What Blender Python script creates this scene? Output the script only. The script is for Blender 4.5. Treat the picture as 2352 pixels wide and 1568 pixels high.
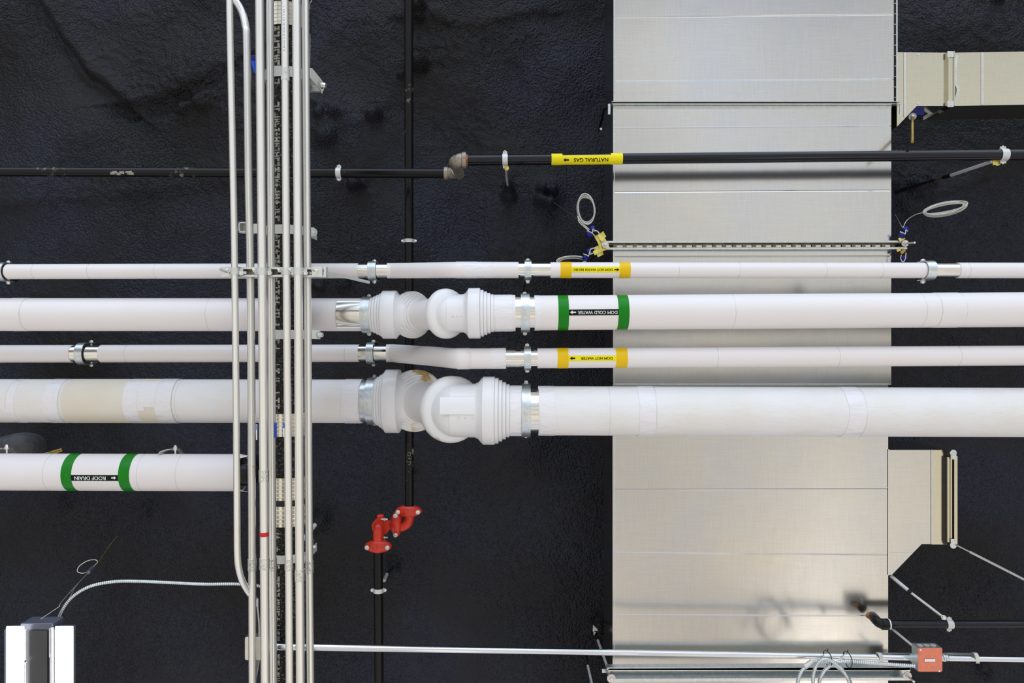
import bpy, math, random
import numpy as np
from mathutils import Vector, Matrix, Quaternion

# ------------------------------------------------------------------ camera, world, exposure
F = 1700.0            # focal length in pixels of the 2352 x 1568 frame
CX, CY, ZC = 1176.0, 784.0, 1.6
scn = bpy.context.scene
for o in list(bpy.data.objects):
    bpy.data.objects.remove(o)
COL = scn.collection
cam_d = bpy.data.cameras.new('camera')
cam_d.sensor_width = 36.0
cam_d.lens = F / 2352.0 * 36.0
cam = bpy.data.objects.new('camera', cam_d)
cam.location = (0, 0, ZC)
cam.rotation_euler = (math.pi, 0, 0)          # straight up at the ceiling
COL.objects.link(cam)
scn.camera = cam
scn.view_settings.view_transform = 'Standard'
scn.view_settings.look = 'None'
scn.view_settings.exposure = 0.0
scn.view_settings.gamma = 1.0
scn.view_settings.use_curve_mapping = False


def make_world():
    w = bpy.data.worlds.new('daylit_hall')
    scn.world = w
    w.use_nodes = True
    nt = w.node_tree
    N, L = nt.nodes, nt.links
    N.clear()
    out = N.new('ShaderNodeOutputWorld')
    bg = N.new('ShaderNodeBackground')
    tc = N.new('ShaderNodeTexCoord')
    sx = N.new('ShaderNodeSeparateXYZ')
    L.new(tc.outputs['Generated'], sx.inputs[0])

    def math_(op, a, b=None, c=None, clamp=False):
        n = N.new('ShaderNodeMath')
        n.operation = op
        n.use_clamp = clamp
        for k, q in enumerate((a, b, c)):
            if q is None:
                continue
            if isinstance(q, (int, float)):
                n.inputs[k].default_value = q
            else:
                L.new(q, n.inputs[k])
        return n.outputs[0]

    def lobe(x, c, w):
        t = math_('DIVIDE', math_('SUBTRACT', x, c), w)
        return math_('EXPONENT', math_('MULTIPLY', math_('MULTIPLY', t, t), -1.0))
    # along Y: cool window wall on one side, warmer on the other
    mr = N.new('ShaderNodeMapRange')
    mr.inputs['From Min'].default_value = -1.0
    mr.inputs['From Max'].default_value = 1.0
    L.new(sx.outputs['Y'], mr.inputs['Value'])
    cr = N.new('ShaderNodeValToRGB')
    e = cr.color_ramp.elements
    e[0].position, e[0].color = 0.0, (1.9, 2.2, 2.7, 1)
    e[1].position, e[1].color = 1.0, (0.75, 0.76, 0.86, 1)
    for p, c in ((0.10, (1.7, 1.95, 2.3, 1)), (0.20, (0.95, 1.0, 1.12, 1)), (0.31, (0.88, 0.92, 0.99, 1)), (0.42, (0.86, 0.86, 0.85, 1)),
                 (0.52, (0.88, 0.84, 0.78, 1)), (0.68, (0.92, 0.84, 0.75, 1)), (0.80, (0.80, 0.76, 0.72, 1)), (0.90, (0.85, 0.85, 0.90, 1))):
        n = e.new(p)
        n.color = c
    L.new(mr.outputs[0], cr.inputs[0])
    # slopes below: added bright streak and dark bands for duct reflections, uneven brightness
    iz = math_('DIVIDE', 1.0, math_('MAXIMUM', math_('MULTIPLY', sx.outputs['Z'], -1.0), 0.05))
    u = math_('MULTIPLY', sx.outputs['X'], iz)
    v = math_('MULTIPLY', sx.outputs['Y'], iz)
    streak = math_('MULTIPLY', lobe(u, 0.43, 0.022), math_('MULTIPLY', math_('SUBTRACT', v, 0.10), 3.2, clamp=True))
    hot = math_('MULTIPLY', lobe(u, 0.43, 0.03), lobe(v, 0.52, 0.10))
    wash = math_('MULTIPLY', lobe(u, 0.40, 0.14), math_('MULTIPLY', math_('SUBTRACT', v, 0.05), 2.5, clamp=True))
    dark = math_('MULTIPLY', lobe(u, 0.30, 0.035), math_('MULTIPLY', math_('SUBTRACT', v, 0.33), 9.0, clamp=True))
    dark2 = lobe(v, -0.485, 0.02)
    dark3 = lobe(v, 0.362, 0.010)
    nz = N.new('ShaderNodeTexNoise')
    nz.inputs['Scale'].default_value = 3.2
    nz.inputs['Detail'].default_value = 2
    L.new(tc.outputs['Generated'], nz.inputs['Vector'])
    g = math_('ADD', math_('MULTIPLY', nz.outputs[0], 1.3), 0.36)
    g = math_('ADD', g, math_('MULTIPLY', streak, 0.85))
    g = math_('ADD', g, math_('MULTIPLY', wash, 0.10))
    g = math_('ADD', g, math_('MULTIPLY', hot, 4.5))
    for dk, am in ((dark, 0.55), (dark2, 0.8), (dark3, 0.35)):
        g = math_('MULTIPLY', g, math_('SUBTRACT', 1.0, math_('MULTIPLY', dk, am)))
    # up side is roof: nothing there
    mz = N.new('ShaderNodeMapRange')
    mz.inputs['From Min'].default_value = 0.10
    mz.inputs['From Max'].default_value = 0.30
    mz.inputs['To Min'].default_value = 1.0
    mz.inputs['To Max'].default_value = 0.05
    L.new(sx.outputs['Z'], mz.inputs['Value'])
    L.new(cr.outputs[0], bg.inputs['Color'])
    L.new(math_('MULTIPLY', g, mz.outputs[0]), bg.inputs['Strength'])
    L.new(bg.outputs[0], out.inputs[0])


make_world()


def P(px, py, d):
    return Vector(((px - CX) * d / F, (py - CY) * d / F, ZC + d))


# ------------------------------------------------------------------ materials
def nodes(name):
    m = bpy.data.materials.new(name)
    m.use_nodes = True
    nt = m.node_tree
    return m, nt, nt.nodes['Principled BSDF']


def objcoord(nt, scale=(1, 1, 1)):
    tc = nt.nodes.new('ShaderNodeTexCoord')
    mp = nt.nodes.new('ShaderNodeMapping')
    mp.inputs['Scale'].default_value = scale
    nt.links.new(tc.outputs['Object'], mp.inputs['Vector'])
    return mp.outputs[0]


def noise(nt, vec, scale, detail=3, rough=0.55):
    n = nt.nodes.new('ShaderNodeTexNoise')
    n.inputs['Scale'].default_value = scale
    n.inputs['Detail'].default_value = detail
    n.inputs['Roughness'].default_value = rough
    nt.links.new(vec, n.inputs['Vector'])
    return n.outputs[0]


def ramp(nt, fac, stops):
    r = nt.nodes.new('ShaderNodeValToRGB')
    e = r.color_ramp.elements
    while len(e) > 1:
        e.remove(e[-1])
    e[0].position = stops[0][0]
    e[0].color = (*stops[0][1], 1)
    for p, c in stops[1:]:
        x = e.new(p)
        x.color = (*c, 1)
    nt.links.new(fac, r.inputs[0])
    return r.outputs[0]


def bump(nt, b, h, strength, dist, prev=None):
    bn = nt.nodes.new('ShaderNodeBump')
    bn.inputs['Strength'].default_value = strength
    bn.inputs['Distance'].default_value = dist
    nt.links.new(h, bn.inputs['Height'])
    if prev is not None:
        nt.links.new(prev, bn.inputs['Normal'])
    nt.links.new(bn.outputs[0], b.inputs['Normal'])
    return bn.outputs[0]


def simple(name, col, rough=0.5, metal=0.0, var=0.12, nscale=30, bumpd=0.0, spec=0.5, stretch=(1, 1, 1)):
    m, nt, b = nodes(name)
    b.inputs['Roughness'].default_value = rough
    b.inputs['Metallic'].default_value = metal
    b.inputs['Specular IOR Level'].default_value = spec
    v = objcoord(nt, stretch)
    n = noise(nt, v, nscale, 4)
    c0 = tuple(c * (1 - var) for c in col)
    c1 = tuple(min(1, c * (1 + var)) for c in col)
    nt.links.new(ramp(nt, n, [(0.3, c0), (0.7, c1)]), b.inputs['Base Color'])
    if bumpd:
        bump(nt, b, n, 0.6, bumpd)
    return m


M = {}


def mats():
    # black sprayed foam
    m, nt, b = nodes('black_foam')
    v = objcoord(nt)
    big = noise(nt, v, 1.1, 4)
    L = nt.links
    L.new(ramp(nt, big, [(0.3, (0.0085, 0.0075, 0.0075)), (0.46, (0.0145, 0.0145, 0.0175)), (0.62, (0.021, 0.023, 0.035))]), b.inputs['Base Color'])  # bluish end puts a cool daylight cast into the foam colour
    b.inputs['Roughness'].default_value = 0.45
    b.inputs['Specular IOR Level'].default_value = 0.20
    warp = nt.nodes.new('ShaderNodeVectorMath')
    warp.operation = 'MULTIPLY_ADD'
    nz = nt.nodes.new('ShaderNodeTexNoise')
    nz.inputs['Scale'].default_value = 6
    L.new(v, nz.inputs['Vector'])
    warp.inputs[1].default_value = (0.06, 0.06, 0.06)
    L.new(nz.outputs['Color'], warp.inputs[0])
    L.new(v, warp.inputs[2])
    vo = nt.nodes.new('ShaderNodeTexVoronoi')
    vo.feature = 'SMOOTH_F1'
    vo.inputs['Scale'].default_value = 88
    L.new(warp.outputs[0], vo.inputs['Vector'])
    amp = noise(nt, v, 2.2, 3)
    mul = nt.nodes.new('ShaderNodeMath')
    mul.operation = 'MULTIPLY'
    L.new(vo.outputs['Distance'], mul.inputs[0])
    L.new(ramp(nt, amp, [(0.35, (0.25,) * 3), (0.65, (1,) * 3)]), mul.inputs[1])
    p = bump(nt, b, mul.outputs[0], 1.0, -0.019)
    bump(nt, b, noise(nt, v, 150, 3), 0.7, 0.006, p)
    M['foam'] = m

    # insulation jackets
    def jacket(name, col, stain, rough, wr):
        m, nt, b = nodes(name)
        v = objcoord(nt)
        n1 = noise(nt, v, 4.5, 5)
        c = ramp(nt, n1, [(0.42, col), (0.62, tuple(a * (1 - stain) + s * stain for a, s in zip(col, (0.72, 0.66, 0.54))))])
        nt.links.new(c, b.inputs['Base Color'])
        b.inputs['Roughness'].default_value = rough
        w = objcoord(nt, (1, 2.2, 2.2))
        p = bump(nt, b, noise(nt, w, 14, 4), 0.5, wr)
        bump(nt, b, noise(nt, objcoord(nt, (9, 60, 60)), 12, 2), 0.25, 0.0006, p)
        M[name] = m
    jacket('jacket', (0.80, 0.762, 0.755), 0.10, 0.40, 0.001)
    jacket('jacket_canvas', (0.79, 0.78, 0.775), 0.30, 0.55, 0.008)
    jacket('jacket_tape', (0.80, 0.785, 0.80), 0.03, 0.25, 0.016)
    jacket('jacket_beige', (0.74, 0.70, 0.60), 0.7, 0.6, 0.002)
    m, nt, b = nodes('pvc_white')
    v = objcoord(nt)
    nt.links.new(ramp(nt, noise(nt, v, 3, 2), [(0.4, (0.76, 0.755, 0.75)), (0.7, (0.80, 0.79, 0.80))]), b.inputs['Base Color'])
    b.inputs['Roughness'].default_value = 0.22
    M['pvc'] = m
    # the same with brown drips of old adhesive
    m, nt, b = nodes('pvc_stained')
    v = objcoord(nt)
    sx = nt.nodes.new('ShaderNodeSeparateXYZ')
    nt.links.new(v, sx.inputs[0])
    nz = noise(nt, v, 11, 5)
    ad = nt.nodes.new('ShaderNodeMath')
    ad.operation = 'MULTIPLY_ADD'
    ad.inputs[1].default_value = 0.30
    nt.links.new(nz, ad.inputs[0])
    mr = nt.nodes.new('ShaderNodeMath')
    mr.operation = 'ABSOLUTE'
    nt.links.new(sx.outputs['Y'], mr.inputs[0])
    nt.links.new(mr.outputs[0], ad.inputs[2])
    wx = nt.nodes.new('ShaderNodeMath'); wx.operation = 'COMPARE'
    wx.inputs[1].default_value = -0.39; wx.inputs[2].default_value = 0.085
    nt.links.new(sx.outputs['X'], wx.inputs[0])
    mk = nt.nodes.new('ShaderNodeMath'); mk.operation = 'MULTIPLY'
    nt.links.new(ad.outputs[0], mk.inputs[0]); nt.links.new(wx.outputs[0], mk.inputs[1])
    ad = mk
    nt.links.new(ramp(nt, ad.outputs[0], [(0.245, (0.78, 0.775, 0.77)), (0.272, (0.66, 0.55, 0.36)), (0.30, (0.42, 0.27, 0.10))]), b.inputs['Base Color'])
    b.inputs['Roughness'].default_value = 0.25
    M['pvc_stained'] = m

    # duct sheet
    m, nt, b = nodes('galvanized_sheet')
    v = objcoord(nt)
    L = nt.links
    b.inputs['Metallic'].default_value = 1.0
    sp = nt.nodes.new('ShaderNodeTexVoronoi')
    sp.inputs['Scale'].default_value = 55
    L.new(v, sp.inputs['Vector'])
    fine = noise(nt, v, 260, 2)
    wx = noise(nt, objcoord(nt, (3, 120, 3)), 3, 3)
    wy = noise(nt, objcoord(nt, (120, 3, 3)), 3, 3)
    a1 = nt.nodes.new('ShaderNodeMath'); a1.operation = 'ADD'
    L.new(wx, a1.inputs[0]); L.new(wy, a1.inputs[1])
    a2 = nt.nodes.new('ShaderNodeMath'); a2.operation = 'ADD'
    L.new(a1.outputs[0], a2.inputs[0]); L.new(fine, a2.inputs[1])
    cc = ramp(nt, a2.outputs[0], [(0.0, (0.40, 0.39, 0.37)), (1.0, (0.70, 0.69, 0.655))])
    a3 = nt.nodes.new('ShaderNodeMapRange')
    a3.inputs['From Min'].default_value = 1.0
    a3.inputs['From Max'].default_value = 2.0
    L.new(a2.outputs[0], a3.inputs['Value'])
    cc = ramp(nt, a3.outputs[0], [(0.12, (0.575, 0.57, 0.55)), (0.85, (0.645, 0.637, 0.615))])
    big = noise(nt, v, 1.6, 3)
    mx = nt.nodes.new('ShaderNodeMix'); mx.data_type = 'RGBA'; mx.blend_type = 'MULTIPLY'
    mx.inputs['Factor'].default_value = 1.0
    L.new(cc, mx.inputs[6])
    L.new(ramp(nt, big, [(0.3, (0.93, 0.95, 1.0)), (0.7, (1.0, 0.975, 0.92))]), mx.inputs[7])
    L.new(mx.outputs[2], b.inputs['Base Color'])
    b.inputs['Roughness'].default_value = 0.165
    b.inputs['Anisotropic'].default_value = 0.2
    tg = nt.nodes.new('ShaderNodeCombineXYZ')
    tg.inputs[1].default_value = 1.0
    L.new(tg.outputs[0], b.inputs['Tangent'])
    bump(nt, b, big, 0.12, 0.02)
    M['sheet'] = m
    m2 = m.copy()
    m2.name = 'galvanized_sheet_warm'
    for n in m2.node_tree.nodes:
        if n.type == 'VALTORGB' and abs(n.color_ramp.elements[0].color[0] - 0.93) < 0.01:
            n.color_ramp.elements[0].color = (0.98, 0.94, 0.80, 1)
            n.color_ramp.elements[1].color = (1.0, 0.95, 0.76, 1)
    M['sheet_warm'] = m2

    M['emt'] = simple('conduit_metal', (0.84, 0.83, 0.79), 0.33, 0.90, 0.05, 9, stretch=(30, 1, 30))
    M['emt_h'] = simple('conduit_metal_bright', (0.66, 0.67, 0.68), 0.17, 1.0, 0.05, 9, stretch=(1, 30, 30))
    M['zinc'] = simple('zinc_plated', (0.62, 0.66, 0.66), 0.32, 0.9, 0.12, 60)
    M['zinc_pale'] = simple('zinc_pale_strap', (0.66, 0.67, 0.64), 0.5, 0.55, 0.06, 40)
    M['shield'] = simple('shield_metal', (0.74, 0.72, 0.66), 0.13, 1.0, 0.10, 12, stretch=(1, 14, 14))
    M['coupling_steel'] = simple('coupling_steel', (0.80, 0.76, 0.66), 0.22, 1.0, 0.12, 20)
    M['coupling_set'] = simple('coupling_pressed', (0.68, 0.68, 0.64), 0.35, 0.9, 0.35, 160, 0.002)
    M['bolt'] = simple('bolt_zinc', (0.78, 0.78, 0.74), 0.3, 0.8, 0.15, 90)
    M['yellow_zinc'] = simple('yellow_zinc', (0.68, 0.60, 0.16), 0.3, 0.85, 0.30, 40)
    M['iron_black'] = simple('black_painted_steel', (0.008, 0.008, 0.008), 0.25, 0.0, 0.3, 20, 0.0, spec=0.25)
    # scuffed black pipe
    m, nt, b = nodes('black_scuffed_pipe')
    v = objcoord(nt)
    s = noise(nt, v, 26, 6, 0.7)
    lw = noise(nt, v, 3.0, 2)
    mu = nt.nodes.new('ShaderNodeMath'); mu.operation = 'MULTIPLY'
    nt.links.new(s, mu.inputs[0]); nt.links.new(lw, mu.inputs[1])
    nt.links.new(ramp(nt, mu.outputs[0], [(0.0, (0.004, 0.004, 0.004)), (0.345, (0.007, 0.006, 0.006)), (0.385, (0.12, 0.11, 0.09)), (0.44, (0.4, 0.34, 0.25))]), b.inputs['Base Color'])
    b.inputs['Roughness'].default_value = 0.2
    b.inputs['Specular IOR Level'].default_value = 0.25
    M['pipe_scuffed'] = m
    M['gas_black'] = simple('gas_pipe_black', (0.005, 0.005, 0.009), 0.12, 0.0, 0.4, 14, stretch=(1, 10, 10), spec=0.35)
    m, nt, b = nodes('bitumen_cast_iron')
    v = objcoord(nt)
    nt.links.new(ramp(nt, noise(nt, v, 120, 5, 0.7), [(0.53, (0.006, 0.006, 0.006)), (0.66, (0.16, 0.155, 0.15))]), b.inputs['Base Color'])
    b.inputs['Roughness'].default_value = 0.3
    b.inputs['Specular IOR Level'].default_value = 0.2
    M['cast_iron'] = m
    M['stencil'] = simple('stencil_paint', (0.33, 0.32, 0.255), 0.8, 0, 0.75, 150)
    M['malleable'] = simple('malleable_iron', (0.36, 0.31, 0.25), 0.45, 0.6, 0.35, 45, 0.001)
    M['rust'] = simple('rusty_thread', (0.34, 0.12, 0.04), 0.7, 0.2, 0.4, 60)
    M['red'] = simple('red_fitting_paint', (0.60, 0.028, 0.009), 0.30, 0, 0.15, 25, 0.0006)
    M['box_red'] = simple('junction_red', (0.72, 0.205, 0.12), 0.5, 0, 0.10, 60, 0.0004)
    M['box_white'] = simple('junction_white', (0.70, 0.66, 0.54), 0.5, 0, 0.06, 30)
    M['green'] = simple('band_green', (0.003, 0.20, 0.006), 0.28, 0, 0.08, 10, spec=0.22)
    M['dkgreen'] = simple('strip_dark_green', (0.003, 0.010, 0.006), 0.4, 0, 0.1, 10, spec=0.15)
    M['amber'] = simple('band_amber', (0.80, 0.51, 0.002), 0.32, 0, 0.04, 10, spec=0.25)
    M['yellow'] = simple('strip_yellow', (0.86, 0.74, 0.004), 0.35, 0, 0.03, 10, spec=0.25)
    M['ink_black'] = simple('ink_black', (0.004, 0.004, 0.004), 0.5, 0, 0.1, 10, spec=0.15)
    M['ink_white'] = simple('ink_white', (0.80, 0.82, 0.80), 0.45, 0, 0.03, 10)
    M['blue'] = simple('blue_plastic', (0.004, 0.09, 0.75), 0.35, 0, 0.1, 20)
    M['navy'] = simple('blue_anodized', (0.006, 0.012, 0.22), 0.25, 0.3, 0.2, 40)
    M['wire'] = simple('steel_cable', (0.62, 0.61, 0.56), 0.4, 0.6, 0.15, 120)
    M['wire_dark'] = simple('cable_dark', (0.05, 0.05, 0.05), 0.5, 0.3, 0.2, 60)
    M['washer'] = simple('galvanized_washer', (0.72, 0.66, 0.63), 0.5, 0.5, 0.12, 60)
    M['tape_red'] = simple('tape_red', (0.52, 0.005, 0.02), 0.4, 0, 0.05, 20)
    M['sticker'] = simple('sticker_pink', (0.75, 0.45, 0.40), 0.5, 0, 0.2, 120)
    M['fixture'] = simple('fixture_grey', (0.050, 0.050, 0.052), 0.4, 0.2, 0.05, 20)
    M['fixture_edge'] = simple('fixture_edge', (0.10, 0.11, 0.15), 0.35, 0.3, 0.05, 20)
    M['grey_wrap'] = simple('grey_wrap', (0.075, 0.072, 0.078), 0.6, 0, 0.35, 30, 0.004)
    M['web_brown'] = simple('brown_web', (0.30, 0.25, 0.18), 0.4, 0.8, 0.35, 30)  # darker brown than the zinc channel around it
    M['brass'] = simple('brass_thread', (0.45, 0.30, 0.08), 0.35, 0.9, 0.2, 50)
    M['zip'] = simple('zip_tie_black', (0.01, 0.01, 0.01), 0.5)
    M['rubber'] = simple('rubber_black', (0.01, 0.01, 0.012), 0.45)
    m, nt, b = nodes('lamp_lens')
    b.inputs['Base Color'].default_value = (0.9, 0.9, 0.9, 1)
    b.inputs['Emission Color'].default_value = (1.0, 0.99, 0.98, 1)
    b.inputs['Emission Strength'].default_value = 5.0
    tcn = noise(nt, objcoord(nt), 3, 1)
    nt.links.new(ramp(nt, tcn, [(0, (0.88,) * 3), (1, (0.9,) * 3)]), b.inputs['Base Color'])
    M['lamp'] = m


mats()


# ------------------------------------------------------------------ mesh building
def frame(a, ref=None):
    a = Vector(a).normalized()
    ref = Vector(ref) if ref is not None else Vector((0, 0, 1))
    if abs(a.dot(ref.normalized())) > 0.95:
        ref = Vector((0, 1, 0)) if abs(a.y) < 0.9 else Vector((1, 0, 0))
    u = (ref - a * ref.dot(a)).normalized()
    return a, u, a.cross(u)


def catmull(pts, n=8):
    pts = [Vector(p) for p in pts]
    if len(pts) < 3:
        return pts
    q = [pts[0] * 2 - pts[1]] + pts + [pts[-1] * 2 - pts[-2]]
    out = []
    for i in range(1, len(q) - 2):
        p0, p1, p2, p3 = q[i - 1:i + 3]
        for k in range(n):
            t = k / n
            out.append(0.5 * ((2 * p1) + (p2 - p0) * t + (2 * p0 - 5 * p1 + 4 * p2 - p3) * t * t + (3 * p1 - p0 - 3 * p2 + p3) * t ** 3))
    out.append(q[-2])
    return out


class MB:
    def __init__(s):
        s.v, s.f = [], []

    def add(s, vs, fs):
        o = len(s.v)
        s.v += [Vector(v) for v in vs]
        s.f += [tuple(i + o for i in f) for f in fs]
        return s

    def rings(s, rings, closed_path=False, caps=True):
        n = len(rings[0])
        vs = [p for r in rings for p in r]
        fs = []
        m = len(rings)
        for i in range(m if closed_path else m - 1):
            j = (i + 1) % m
            for k in range(n):
                l = (k + 1) % n
                fs.append((i * n + k, j * n + k, j * n + l, i * n + l))
        if caps and not closed_path:
            fs.append(tuple(range(n))[::-1])
            fs.append(tuple((m - 1) * n + k for k in range(n)))
        return s.add(vs, fs)

    def tube(s, pts, r, seg=20, caps=True):
        pts = [Vector(p) for p in pts]
        rs = r if isinstance(r, (list, tuple)) else [r] * len(pts)
        tang = []
        for i in range(len(pts)):
            a = pts[max(0, i - 1)]
            b = pts[min(len(pts) - 1, i + 1)]
            tang.append((b - a).normalized())
        _, u, v = frame(tang[0])
        rings = []
        for i, p in enumerate(pts):
            if i:
                q = tang[i - 1].rotation_difference(tang[i])
                u = q @ u
                u = (u - tang[i] * u.dot(tang[i])).normalized()
            v = tang[i].cross(u)
            rings.append([p + (u * math.cos(2 * math.pi * k / seg) + v * math.sin(2 * math.pi * k / seg)) * rs[i] for k in range(seg)])
        return s.rings(rings, caps=caps)

    def lathe(s, o, a, prof, seg=40, closed=False, caps=True, squash=(1, 1), ref=None):
        a, u, v = frame(a, ref)
        o = Vector(o)
        rings = [[o + a * t + (u * squash[0] * math.cos(2 * math.pi * k / seg) + v * squash[1] * math.sin(2 * math.pi * k / seg)) * r for k in range(seg)] for t, r in prof]
        return s.rings(rings, closed_path=closed, caps=caps and not closed)

    def band(s, o, a, t0, t1, ri, ro, seg=40):
        return s.lathe(o, a, [(t0, ri), (t1, ri), (t1, ro), (t0, ro)], seg, closed=True)

    def box(s, c, size, axes=None, bev=0.0):
        X, Y, Z = axes if axes else (Vector((1, 0, 0)), Vector((0, 1, 0)), Vector((0, 0, 1)))
        c = Vector(c)
        hx, hy, hz = [q / 2 for q in size]
        if bev <= 0:
            vs = [c + X * sx * hx + Y * sy * hy + Z * sz * hz for sz in (-1, 1) for sx, sy in ((-1, -1), (1, -1), (1, 1), (-1, 1))]
            return s.add(vs, [(3, 2, 1, 0), (4, 5, 6, 7), (0, 1, 5, 4), (1, 2, 6, 5), (2, 3, 7, 6), (3, 0, 4, 7)])
        # bevelled in the XY outline and at the front and back rims
        def outline(ins, z):
            pts = []
            b = bev
            for cx, cy, a0 in ((1, 1, 0), (-1, 1, 90), (-1, -1, 180), (1, -1, 270)):
                for k in range(4):
                    t = math.radians(a0 + 30 * k)
                    pts.append(c + X * (cx * (hx - b) + math.cos(t) * (b - ins)) + Y * (cy * (hy - b) + math.sin(t) * (b - ins)) + Z * z)
            return pts
        i = bev * 0.4
        return s.rings([outline(i, -hz), outline(0, -hz + i), outline(0, hz - i), outline(i, hz)])

    def strip(s, pts, w, th, closed=False):
        pts = [Vector(p) for p in pts]
        w = Vector(w)
        rings = []
        n = len(pts)
        for i, p in enumerate(pts):
            if closed:
                t = pts[(i + 1) % n] - pts[i - 1]
            else:
                t = pts[min(n - 1, i + 1)] - pts[max(0, i - 1)]
            nn = t.normalized().cross(w.normalized())
            rings.append([p - w / 2 - nn * th / 2, p + w / 2 - nn * th / 2, p + w / 2 + nn * th / 2, p - w / 2 + nn * th / 2])
        return s.rings(rings, closed_path=closed)

    def extrude(s, prof, o, u, v, w):
        o, u, v, w = map(Vector, (o, u, v, w))
        a = [o + u * x + v * y for x, y in prof]
        return s.rings([a, [p + w for p in a]])

    def hexa(s, c, a, r, h, washer=0):
        a = Vector(a).normalized()
        s.lathe(Vector(c), a, [(0, r), (h * 0.85, r), (h, r * 0.85)], 6)
        if washer:
            s.lathe(Vector(c) - a * h * 0.25, a, [(0, washer), (h * 0.25, washer)], 18)
        return s

    def build(s, name, mat, parent=None, smooth=True, angle=38):
        o = Vector(org(parent))
        me = bpy.data.meshes.new(name)
        me.from_pydata([tuple(p - o) for p in s.v], [], s.f)
        me.update()
        if smooth:
            me.shade_smooth()
            me.set_sharp_from_angle(angle=math.radians(angle))
        me.materials.append(M[mat] if isinstance(mat, str) else mat)
        ob = bpy.data.objects.new(name, me)
        COL.objects.link(ob)
        ob.parent = parent
        return ob


def org(parent):
    v = Vector((0, 0, 0))
    while parent is not None:
        v += parent.location
        parent = parent.parent
    return v


def tag(o, label=None, cat=None, group=None, kind=None):
    if label:
        o['label'] = label
    if cat:
        o['category'] = cat
    if group:
        o['group'] = group
    if kind:
        o['kind'] = kind
    return o


def thing(name, label, cat, loc=(0, 0, 0), group=None):
    o = bpy.data.objects.new(name, None)
    o.empty_display_size = 0.05
    COL.objects.link(o)
    o.location = loc
    return tag(o, label, cat, group)


X3, Y3, Z3 = Vector((1, 0, 0)), Vector((0, 1, 0)), Vector((0, 0, 1))

# ------------------------------------------------------------------ ceiling
CD = 4.60


def value_noise(x, y, s, seed):
    rng = np.random.RandomState(seed)
    g = rng.rand(256, 256)
    xs, ys = x / s + 1000, y / s + 1000
    xi, yi = np.floor(xs).astype(int), np.floor(ys).astype(int)
    fx, fy = xs - xi, ys - yi
    fx, fy = fx * fx * (3 - 2 * fx), fy * fy * (3 - 2 * fy)
    a = g[xi % 256, yi % 256]
    b = g[(xi + 1) % 256, yi % 256]
    c = g[xi % 256, (yi + 1) % 256]
    d = g[(xi + 1) % 256, (yi + 1) % 256]
    return (a * (1 - fx) + b * fx) * (1 - fy) + (c * (1 - fx) + d * fx) * fy


def seg_dist(x, y, ax, ay, bx, by):
    dx, dy = bx - ax, by - ay
    L2 = dx * dx + dy * dy
    t = np.clip(((x - ax) * dx + (y - ay) * dy) / L2, 0, 1)
    d = np.hypot(x - ax - t * dx, y - ay - t * dy)
    side = np.sign((x - ax) * dy - (y - ay) * dx)
    return d, t, side


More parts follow.
